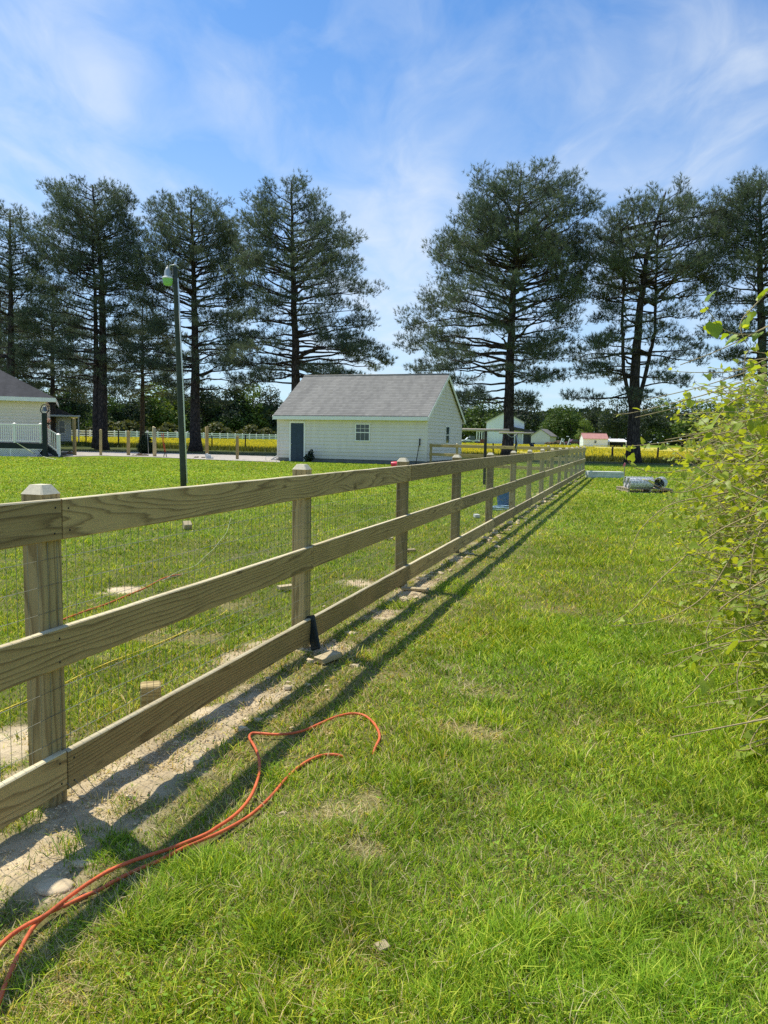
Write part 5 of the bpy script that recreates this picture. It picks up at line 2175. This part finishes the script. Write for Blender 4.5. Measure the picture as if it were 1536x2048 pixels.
# stairs falling to the right behind the dark post
st0 = base_at(96, DD + .3).x - dk.x
st1 = base_at(117, DD + .3).x - dk.x
for k in range(4):
    mb = MB()
    z = fl_z - .18 * (k + 1)
    mb.cbox(.02 + .29 * k - .1, .02 + .29 * (k + 1) - .1, .3, 1.4, z - .04, z, .006)
    mb.box(.0 + .29 * k - .1, .02 + .29 * k - .1, .3, 1.4, max(z - .0, 0), z + .14)
    mb.build('step', M['deckpaint'], deck)
mb = MB()
mb.hexa([(st0 - .15, .2, .35), (st1, .2, -.05), (st1, .25, -.05), (st0 - .15, .25, .35), (st0 - .15, .2, .75), (st1, .2, .16), (st1, .25, .16), (st0 - .15, .25, .75)])
mb.build('stringer', M['deckpaint'], deck)
zt0, zt1 = atY(95, 857, DD + .3).z, atY(115, 870, DD + .3).z
zb0, zb1 = atY(95, 887, DD + .3).z, atY(115, 905, DD + .3).z
for za, zb_ in ((zt0, zt1), (zb0, zb1)):
    mb = MB()
    mb.bar((st0 - .05, .3, za), (st1, .3, zb_), .05, .07)
    mb.build('stair_rail', M['white'], deck)
for k in range(5):
    f = (k + .5) / 5.5
    xx = st0 + (st1 - st0) * f
    mb = MB()
    mb.cbox(xx - .022, xx + .022, .28, .32, zb0 + (zb1 - zb0) * f, zt0 + (zt1 - zt0) * f, .004)
    mb.build('stair_baluster', M['white'], deck)
mb = MB()
zn = atY(117, 869, DD + .3).z
mb.cbox(st1 - .09, st1 + .09, .21, .39, 0, zn, .012)
mb.add([(st1 - .11, .19, zn + .001), (st1 + .11, .19, zn + .001), (st1 + .11, .41, zn + .001), (st1 - .11, .41, zn + .001), (st1, .3, zn + .08)], [(0, 1, 4), (1, 2, 4), (2, 3, 4), (3, 0, 4), (3, 2, 1, 0)])
mb.build('newel_post', M['white'], deck)

# dark post carrying the bell
bx = base_at(90, DD - .15)
hb = atY(90, 826, DD - .15).z
mb = MB()
mb.cbox(-.12, .12, -.12, .12, -.2, hb, .015)
o = mb.build('bell_post', M['deckpaint'])
o.location = bx
tag(o, 'thick dark green post at the deck corner under the bell', 'post')
t = thing('dinner_bell', 'black iron dinner bell in a yoke on top of the dark post', 'bell', (bx.x, bx.y, hb))
mb = MB()
mb.lathe([(.0, .40), (.06, .40), (.10, .34), (.12, .22), (.15, .16), (.20, .11), (.19, .10), (.13, .17), (.09, .3)][::-1], (.03, 0, .0), 18)
mb.build('bell', plain('worn_grey_iron', (.16, .165, .17), .45, .3, 6, .5, .3), t)
mb = MB()
mb.tube(spline([(-.12, 0, .0), (-.22, 0, .10), (-.21, 0, .25), (-.12, 0, .44), (.0, 0, .50), (.12, 0, .48)], 5), .028, 6)
mb.tube(spline([(.12, 0, .48), (.2, 0, .42), (.24, 0, .28), (.25, 0, .12), (.14, 0, .0)], 5), .024, 6)
mb.build('yoke', M['black'], t)
# hanging basket of flowers
b = atY(97.5, 845, DD + .1)
t = leaf_thing('flower_basket', 'hanging basket of pink flowers beside the dark bell post', 'flower basket', b, 180, [(0, 0, 0, .14, .12, .13), (.0, 0, .14, .12, .1, .1), (-.02, 0, -.2, .06, .06, .16)], .06, (.25, .08, .06), (.75, .42, .38), 91, part='blossom')
mb = MB()
mb.lathe([(.03, -.14), (.10, -.08), (.12, .0)], (0, 0, 0), 10)
mb.tube([(0, 0, 0), (-.03, 0, .45), (-.14, -.1, .5)], .008, 5)
mb.build('basket', M['darkpost'], t)

# little house with a flat porch far behind the stairs
D = 84
b0_, b1_ = base_at(92, D), base_at(139, D)
zt = atY(110, 836, D).z
t = thing('porch_house', 'small grey house with a flat porch roof behind the deck stairs', 'house', (b0_.x - 3 * math.cos(.42), D - 3 * math.sin(.42), terr(0, D)), .42)
w_ = b1_.x - b0_.x + 3
mb = MB()
laps(mb, lambda z: (0, w_), 0, zt, 0, .2)
laps(mb, lambda z: (0, 5), 0, zt, w_, .2, axis='y')
mb.build('wall', M['greywhite'], t)
mb = MB()
xr = base_at(155, D).x - b0_.x + 3
mb.cbox(-.5, xr, -2.2, 5, zt - .02, zt + .16, .02)
mb.build('porch_roof', M['greywhite'], t)
mb = MB()
mb.prism([(-1, zt + .18), (w_ + .4, zt + .18), (w_ - 1.2, zt + .9), (-1, zt + 1.3)], .5, 5.2)
mb.build('roof', M['roof2'], t)
xw_ = base_at(122, D).x - b0_.x + 3
window(t, xw_ - .28, xw_ + .28, zt - 1.75, zt - .45, 0, muntin=False)
mb = MB()
mb.cbox(xr - .25, xr - .12, -2.1, -1.97, -.5, zt - .03, .01)
mb.build('porch_post', M['greywhite'], t)

# ------------------------------------------------------------------ far buildings on the right
D = 205
hl_, hr_ = base_at(972, D), base_at(1046, D)
zb = terr(0, D)
w_ = hr_.x - hl_.x
ze = atY(972, 843, D).z - zb
za = atY(1008, 824, D).z - zb
t = thing('white_house', 'white two storey house with a gabled front beyond the meadow', 'house', (hl_.x, D, zb), math.radians(-10))
mb = MB()
LL = 10.0
laps(mb, gable_span(w_, ze, za - ze), 0, za - .02, 0, .3)
laps(mb, lambda z: (0, LL), 0, ze, w_, .3, axis='y')
laps(mb, lambda z: (0, LL), 0, ze, 0, .3, axis='y', flip=-1)
mb.build('wall', M['housewhite'], t)
mb = MB()
for s_ in (0, 1):
    xe = -.45 if s_ == 0 else w_ + .45
    xm = w_ / 2
    zE = ze - .3
    mb.hexa([(xe, -.5, zE), (xm, -.5, za), (xm, LL + .3, za), (xe, LL + .3, zE), (xe, -.5, zE + .16), (xm, -.5, za + .16), (xm, LL + .3, za + .16), (xe, LL + .3, zE + .16)])
mb.build('roof', M['roof'], t)
for q in (2.2, 6.4):
    window(t, q, q + 1.0, ze - 2.0, ze - .5, w_, axis='y', muntin=False)
mb = MB()
mb.prism([(w_ * .55, 3.6), (w_ + 4.6, 2.9), (w_ + 4.6, 3.05), (w_ * .62, 4.6)], -2.2, -.05)
mb.build('porch_roof', M['roof2'], t)
for xx in (w_ - .3, w_ + 2.0, w_ + 4.4):
    mb = MB()
    mb.box(xx - .12, xx + .12, -2.1, -1.86, 0, 2.95)
    mb.build('porch_post', M['white'], t)
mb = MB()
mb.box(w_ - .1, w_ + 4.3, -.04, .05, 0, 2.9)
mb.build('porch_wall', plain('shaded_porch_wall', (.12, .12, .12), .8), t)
mb = MB()
mb.box(-2.6, -.1, -1.2, 3.0, 3.0, 3.25)
mb.build('side_porch_roof', M['greywhite'], t)
for xx in (-2.4, -1.75, -1.1, -.45):
    mb = MB()
    mb.box(xx - .13, xx + .13, -1.1, -.84, 1.05, 3.0)
    mb.build('column', M['white'], t)
mb = MB()
mb.box(-2.6, -.1, -1.15, 2.8, 0, 1.05)
mb.build('porch_base', M['brick'], t)

D = 200
a0, a1 = base_at(1062, D), base_at(1100, D)
w_ = a1.x - a0.x
ze, za = atY(1064, 871, D).z - zb, atY(1072, 858.5, D).z - zb
t = thing('cream_outbuilding', 'cream gabled outbuilding just right of the white house', 'outbuilding', (a0.x, D, zb), math.radians(-25))
mb = MB()
laps(mb, gable_span(w_, ze, za - ze), 0, za - .02, 0, .3)
laps(mb, lambda z: (0, 7), 0, ze, w_, .3, axis='y')
mb.build('wall', M['siding'], t)
mb = MB()
for s_ in (0, 1):
    xe = -.35 if s_ == 0 else w_ + .35
    mb.hexa([(xe, -.3, ze - .25), (w_ / 2, -.3, za), (w_ / 2, 7.2, za), (xe, 7.2, ze - .25), (xe, -.3, ze - .1), (w_ / 2, -.3, za + .15), (w_ / 2, 7.2, za + .15), (xe, 7.2, ze - .1)])
mb.build('roof', M['roof'], t)


def truck(name, label, px, D, lnpx, mat, rz, zoff=0.0, bed=True):
    b = base_at(px, D)
    ln = size_at(lnpx, D)
    t = thing(name, label, 'pickup truck', (b.x, b.y, b.z + zoff), rz)
    k = ln / 5.4
    body = [(-2.7, .55), (-2.65, .95), (-1.5, 1.08), (-.95, 1.72), (.55, 1.75), (.75, 1.10), (2.65, 1.08), (2.7, .55)]
    mb = MB()
    mb.prism([(x_ * k, z_ * k) for x_, z_ in body], -.9 * k, .9 * k)
    mb.build('body', mat, t)
    mb = MB()
    mb.prism([(x_ * k, z_ * k) for x_, z_ in [(-1.3, 1.12), (-.88, 1.62), (-.25, 1.64), (-.25, 1.12)]], -.91 * k, .91 * k)
    mb.prism([(x_ * k, z_ * k) for x_, z_ in [(-.15, 1.12), (-.15, 1.64), (.48, 1.65), (.6, 1.12)]], -.91 * k, .91 * k)
    mb.build('side_window', M['glass'], t)
    for wx in (-1.75, 1.75):
        for sy in (-1, 1):
            mb = MB()
            mb.lathe([(.2, -.11), (.38, -.11), (.40, -.08), (.40, .08), (.38, .11), (.2, .11)], (0, 0, 0), 14)
            mb.v = [(wx * k + x_ * k, sy * .82 * k + z_ * k, .4 * k + y_ * k) for x_, y_, z_ in mb.v]
            wh = mb.build('wheel', M['tyre'], t)
            mb = MB()
            mb.lathe([(.05, -.118), (.24, -.114), (.24, .114), (.05, .118)], (0, 0, 0), 10)
            mb.v = [(wx * k + x_ * k, sy * .82 * k + z_ * k, .4 * k + y_ * k) for x_, y_, z_ in mb.v]
            mb.build('rim', M['lamphead'], wh)
    return t


tr = truck('pickup_truck', 'white pickup truck parked left of the white house', 941, 196, 36, M['carwhite'], 0.1)
mb = MB()
mb.box(-.25, 1.0, -.92, .92, .75, 1.85)
mb.build('cargo_box', plain('dark_truck_box', (.12, .13, .14), .6), tr)
truck('pickup_truck', 'maroon pickup truck parked left of the small red roofed shed', 1150, 170, 38, M['carred'], .15)
pile('dark brush pile between the outbuilding and the maroon truck', 1113, 891, 5, 1.2, M['darkclod'], 12, name='brush_pile', cat='brush pile')
o = bpy.data.objects['brush_pile']
bq = base_at(1112, 175)
o.location = bq
mb = MB()
for dx_, tl in ((0, .5), (1.1, -.6), (1.6, .5), (4.6, .02)):
    mb.bar((dx_, 0, 0), (dx_ + tl, .2, 1.5), .16, .16)
o = mb.build('white_sawhorses', M['greywhite'])
o.location = base_at(1120, 160)
tag(o, 'white leaning poles standing in front of the dark brush pile', 'poles')

D = 136
s0, s1 = base_at(1167, D), base_at(1215, D)
w_ = s1.x - s0.x
zb = terr(0, D)
ze, za = atY(1190, 877.5, D).z - zb, atY(1190, 867.5, D).z - zb
t = thing('shed', 'small white shed with a faded red roof beyond the meadow', 'shed', (s0.x, D, zb), math.radians(-4))
mb = MB()
laps(mb, lambda z: (0, w_), 0, ze, 0, .25)
laps(mb, gable_span(3.6, ze, (za - ze)), 0, za - .05, w_, .25, axis='y')
laps(mb, gable_span(3.6, ze, (za - ze)), 0, za - .05, 0, .25, axis='y', flip=-1)
mb.build('wall', M['housewhite'], t)
gable_roof(t, w_, 3.6, ze, za - ze, .15, .12, M['pinkroof'], .05)
xw_ = w_ * .49
window(t, xw_ - .18, xw_ + .18, ze * .45, ze * .78, 0, muntin=False)
c0_, c1_ = base_at(1216, D), base_at(1258, D)
w_ = c1_.x - c0_.x
t = thing('carport', 'open carport with a flat white roof right of the small shed', 'carport', (c0_.x, D + .5, zb), 0)
zc_ = atY(1235, 883, D).z - zb
zc2 = atY(1235, 877.5, D).z - zb
mb = MB()
mb.hexa([(0, -.3, zc_ - .1), (w_, -.3, zc_ - .1), (w_, 2.6, zc2 - .1), (0, 2.6, zc2 - .1), (0, -.3, zc_), (w_, -.3, zc_), (w_, 2.6, zc2), (0, 2.6, zc2)])
mb.build('roof', M['white'], t)
for xx in (.3, w_ - .35):
    mb = MB()
    mb.cbox(xx - .06, xx + .06, -.2, -.08, -.1, zc_ - .1, .01)
    mb.build('post', M['white'], t)
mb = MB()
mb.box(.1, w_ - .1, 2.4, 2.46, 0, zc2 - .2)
mb.build('back_shade', plain('carport_shade', (.05, .05, .05), .9), t)  # dark sheet added to stand for shade beneath the carport roof

# ------------------------------------------------------------------ grapevine on the right
def vine():
    r = random.Random(21)
    base = Vector((2.7, 5.0, 0))
    t = thing('grapevine', 'tangled overgrown vine with bright yellow green young leaves at the right edge', 'vine', base)
    canes = MB()
    nodes = []                       # leaf positions with growth direction and size

    def cane(pts, r0, r1, leafy, lsz, step=.055, n=5):
        sp = spline(pts, 6)
        m_ = len(sp)
        canes.tube([p - base for p in sp], [r0 + (r1 - r0) * i / (m_ - 1) for i in range(m_)], n, caps=False)
        acc = 0
        for i in range(1, m_):
            seg = (sp[i] - sp[i - 1])
            acc += seg.length
            f = i / m_
            if acc > step and r.random() < leafy:
                acc = 0
                nodes.append((sp[i].copy(), seg.normalized(), lsz * r.uniform(.55, 1.3) * (1.15 - .5 * f)))
        return sp

    def grow(p, d, ln, sag, wob):
        pts = [p.copy()]
        q = p.copy()
        k = max(3, int(ln / .18))
        for i in range(k):
            d = (d + Vector((r.gauss(0, wob), r.gauss(0, wob), r.gauss(0, wob) - sag))).normalized()
            q = q + d * (ln / k)
            if q.z > 1.95:
                q.z = 1.95 - r.random() * .08
                d.z = -abs(d.z) * .3
            if q.z < .03:
                q.z = .03 + r.random() * .03
                d.z = abs(d.z) * .3
            pts.append(q.copy())
        return pts

    # row of old stems, the tangle hangs over a line running away from the camera
    def spine(y_):                  # x of the hedge's middle at distance y
        return .32 * y_ + 1.12
    for i in range(11):
        y_ = 3.0 + i * .55
        p = Vector((spine(y_) + r.uniform(-.1, .5), y_, 0))
        pts = [p, p + Vector((r.uniform(-.1, .1), r.uniform(-.1, .1), .5)), p + Vector((r.uniform(-.2, .2), r.uniform(-.2, .2), 1.0)), p + Vector((r.uniform(-.3, .2), r.uniform(-.2, .2), 1.5))]
        cane(pts, .022, .012, 0, .05, n=7)
    prof = lambda z: .30 + .62 * math.sin(min(1, max(0, (z + .25) / 2.0)) * PI) - .18 * (z > 1.5)
    for i in range(1250):
        y_ = 2.9 + 6.1 * r.random() ** 1.15 if i < 1080 else r.uniform(2.5, 3.9)
        z = r.uniform(.15, 1.75) if r.random() < .8 else r.uniform(1.0, 1.8)
        p = Vector((spine(y_) + r.uniform(.0, .7), y_, z))
        out = r.choice((-1, -1, -1, -1, 1))
        d = Vector((out * r.uniform(.3, 1.0), r.uniform(-.7, .7), r.uniform(-.25, .75)))
        d.normalize()
        ln = r.uniform(.35, .85)
        if r.random() < .12:
            ln *= 1.5
        sp = cane(grow(p, d, ln, .07, .20), r.uniform(.0028, .0055), .0016, .8, .048, .040)
        for _ in range(r.choice((0, 1, 1, 2))):
            q = sp[r.randrange(len(sp) // 3, len(sp))]
            cane(grow(q, Vector((r.gauss(-.3, .6), r.gauss(0, .6), r.gauss(.1, .5))).normalized(), r.uniform(.15, .4), .06, .25), .0022, .0012, .95, .052, .042, n=4)
    # bare brown tangle in the heart
    for i in range(820):
        y_ = r.uniform(2.7, 8.5)
        p = Vector((spine(y_) + r.uniform(-.22, .7), y_, r.uniform(.1, 1.75)))
        d = Vector((r.gauss(-.2, .5), r.gauss(0, .8), r.gauss(.1, .5))).normalized()
        cane(grow(p, d, r.uniform(.3, .9), .03, .16), r.uniform(.003, .006), .0018, .12, .04, n=4)
    # long runners reaching out over the grass and up to the left
    runners = [
        ([(1560, 735), (1440, 780), (1340, 808), (1262, 826), (1228, 829)], 4.3, .55, .042), ([(1560, 840), (1440, 868), (1330, 885), (1262, 892), (1246, 889)], 4.4, .5, .04),
        ([(1560, 640), (1500, 668), (1450, 660), (1420, 626), (1404, 604)], 4.0, .9, .075), ([(1560, 1010), (1440, 1060), (1330, 1150), (1270, 1215), (1226, 1245)], 3.9, .35, .04),
        ([(1560, 1020), (1480, 1090), (1420, 1180), (1360, 1225), (1290, 1246), (1222, 1252)], 3.8, .3, .04), ([(1540, 900), (1420, 930), (1330, 945), (1270, 935), (1246, 905)], 4.5, .6, .045),
        ([(1560, 960), (1430, 990), (1340, 1010), (1280, 1060), (1262, 1110)], 4.3, .55, .05), ([(1550, 1150), (1450, 1210), (1412, 1270), (1440, 1330)], 3.6, .25, .04),
        ([(1550, 1000), (1510, 1090), (1500, 1180), (1490, 1260)], 3.6, .35, .05), ([(1560, 1240), (1480, 1256), (1410, 1254)], 3.7, .3, .04), ([(1430, 1335), (1400, 1370), (1364, 1405)], 3.55, .2, .03),
        ([(1550, 1270), (1500, 1300), (1475, 1345), (1480, 1405)], 3.45, .8, .05), ([(1560, 1350), (1510, 1400), (1494, 1440)], 3.4, .5, .06), ([(1560, 560), (1510, 610), (1480, 650), (1500, 700)], 4.1, .8, .06),
        ([(1570, 700), (1480, 740), (1400, 745), (1340, 742)], 4.6, .6, .04), ([(1560, 780), (1470, 800), (1420, 860), (1390, 920)], 4.2, .7, .06), ([(1560, 1480), (1520, 1500), (1490, 1530), (1470, 1500)], 3.3, .9, .07),
        ([(1560, 1420), (1530, 1440), (1500, 1490), (1520, 1560)], 3.3, .9, .075), ([(1570, 870), (1450, 950), (1360, 985), (1290, 960)], 4.1, .6, .06), ([(1560, 1100), (1470, 1130), (1400, 1110), (1350, 1080)], 3.9, .6, .05)]
    for pp_, D_, lf, ls in runners:
        pts = []
        for i, (a, b_) in enumerate(pp_):
            q = atY(a, b_, D_ + .25 * (1 - i / len(pp_)))
            q.z = max(q.z, .05)
            pts.append(q)
        cane(pts, .0042, .0016, lf, ls, .05)
    # straight thin old canes slanting up to the right
    for (a, b_, c_, d_, D_) in ((1290, 800, 1600, 700, 5.2), (1330, 880, 1600, 800, 5.0), (1270, 835, 1600, 730, 5.4), (1360, 730, 1600, 610, 5.0)):
        p, q = atY(a, b_, D_), atY(c_, d_, D_ - .3)
        cane([p, p.lerp(q, .35) + Vector((0, 0, -.03)), p.lerp(q, .7) + Vector((0, 0, -.03)), q], .0028, .0036, .25, .035)
    # heart shaped, toothed leaves
    prof2 = [(0, 0), (.30, -.16), (.52, .05), (.50, .34), (.30, .56), (.24, .78), (0, 1.0), (-.24, .78), (-.30, .56), (-.50, .34), (-.52, .05), (-.30, -.16)]
    nl = len(prof2)
    V, T, C = [], [], []
    rn = np.random.default_rng(9)
    for p, d, s in nodes:
        for _ in range(r.choice((1, 1, 2))):
            s2 = s * r.uniform(.7, 1.2)
            dirv = (d * .3 + Vector((r.gauss(0, .7), r.gauss(0, .7), r.gauss(-.15, .6)))).normalized()
            side = dirv.cross(Vector((r.gauss(0, .6), r.gauss(0, .6), 1))).normalized()
            nrm = side.cross(dirv)
            q0 = p - base + dirv * s2 * .35
            fold = r.uniform(-.1, .35)
            canes.tube([p - base, p - base + dirv * s2 * .3 + Vector((0, 0, .004)), q0 + dirv * s2 * .05], .0009, 3, caps=False)
            b_ = len(V)
            V.append(q0 + dirv * s2 * .25)
            for (u_, v_) in prof2:
                V.append(q0 + side * (u_ * s2) + dirv * (v_ * s2) + nrm * (abs(u_) * s2 * fold - (v_ - .3) ** 2 * s2 * .25))
            for k in range(nl):
                T.append((b_, b_ + 1 + k, b_ + 1 + (k + 1) % nl))
            u = r.random()
            young = min(1, max(0, (.075 - s2) / .06)) * .6 + .4 * u
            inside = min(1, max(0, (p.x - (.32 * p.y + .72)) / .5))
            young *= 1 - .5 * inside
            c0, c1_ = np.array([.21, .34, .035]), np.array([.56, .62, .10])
            col = (c0 * (1 - young) + c1_ * young) * r.uniform(.8, 1.15) * (1 - .18 * inside)  # inner leaves coloured darker to paint in the hedge's inner shade
            C += [col] * (nl + 1)
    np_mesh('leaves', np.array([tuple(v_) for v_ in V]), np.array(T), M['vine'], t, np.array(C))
    canes.build('canes', M['cane'], t)
    return t


vine()

# ------------------------------------------------------------------ render settings
scene.render.engine = 'CYCLES'
cy = scene.cycles
cy.max_bounces = 6
cy.diffuse_bounces = 3
cy.glossy_bounces = 2
cy.transmission_bounces = 4
cy.transparent_max_bounces = 6
cy.caustics_reflective = False
cy.caustics_refractive = False
cy.sample_clamp_indirect = 6
cy.use_denoising = False
scene.view_settings.view_transform = 'Standard'
scene.view_settings.look = 'None'
scene.view_settings.exposure = 0
scene.view_settings.gamma = 1
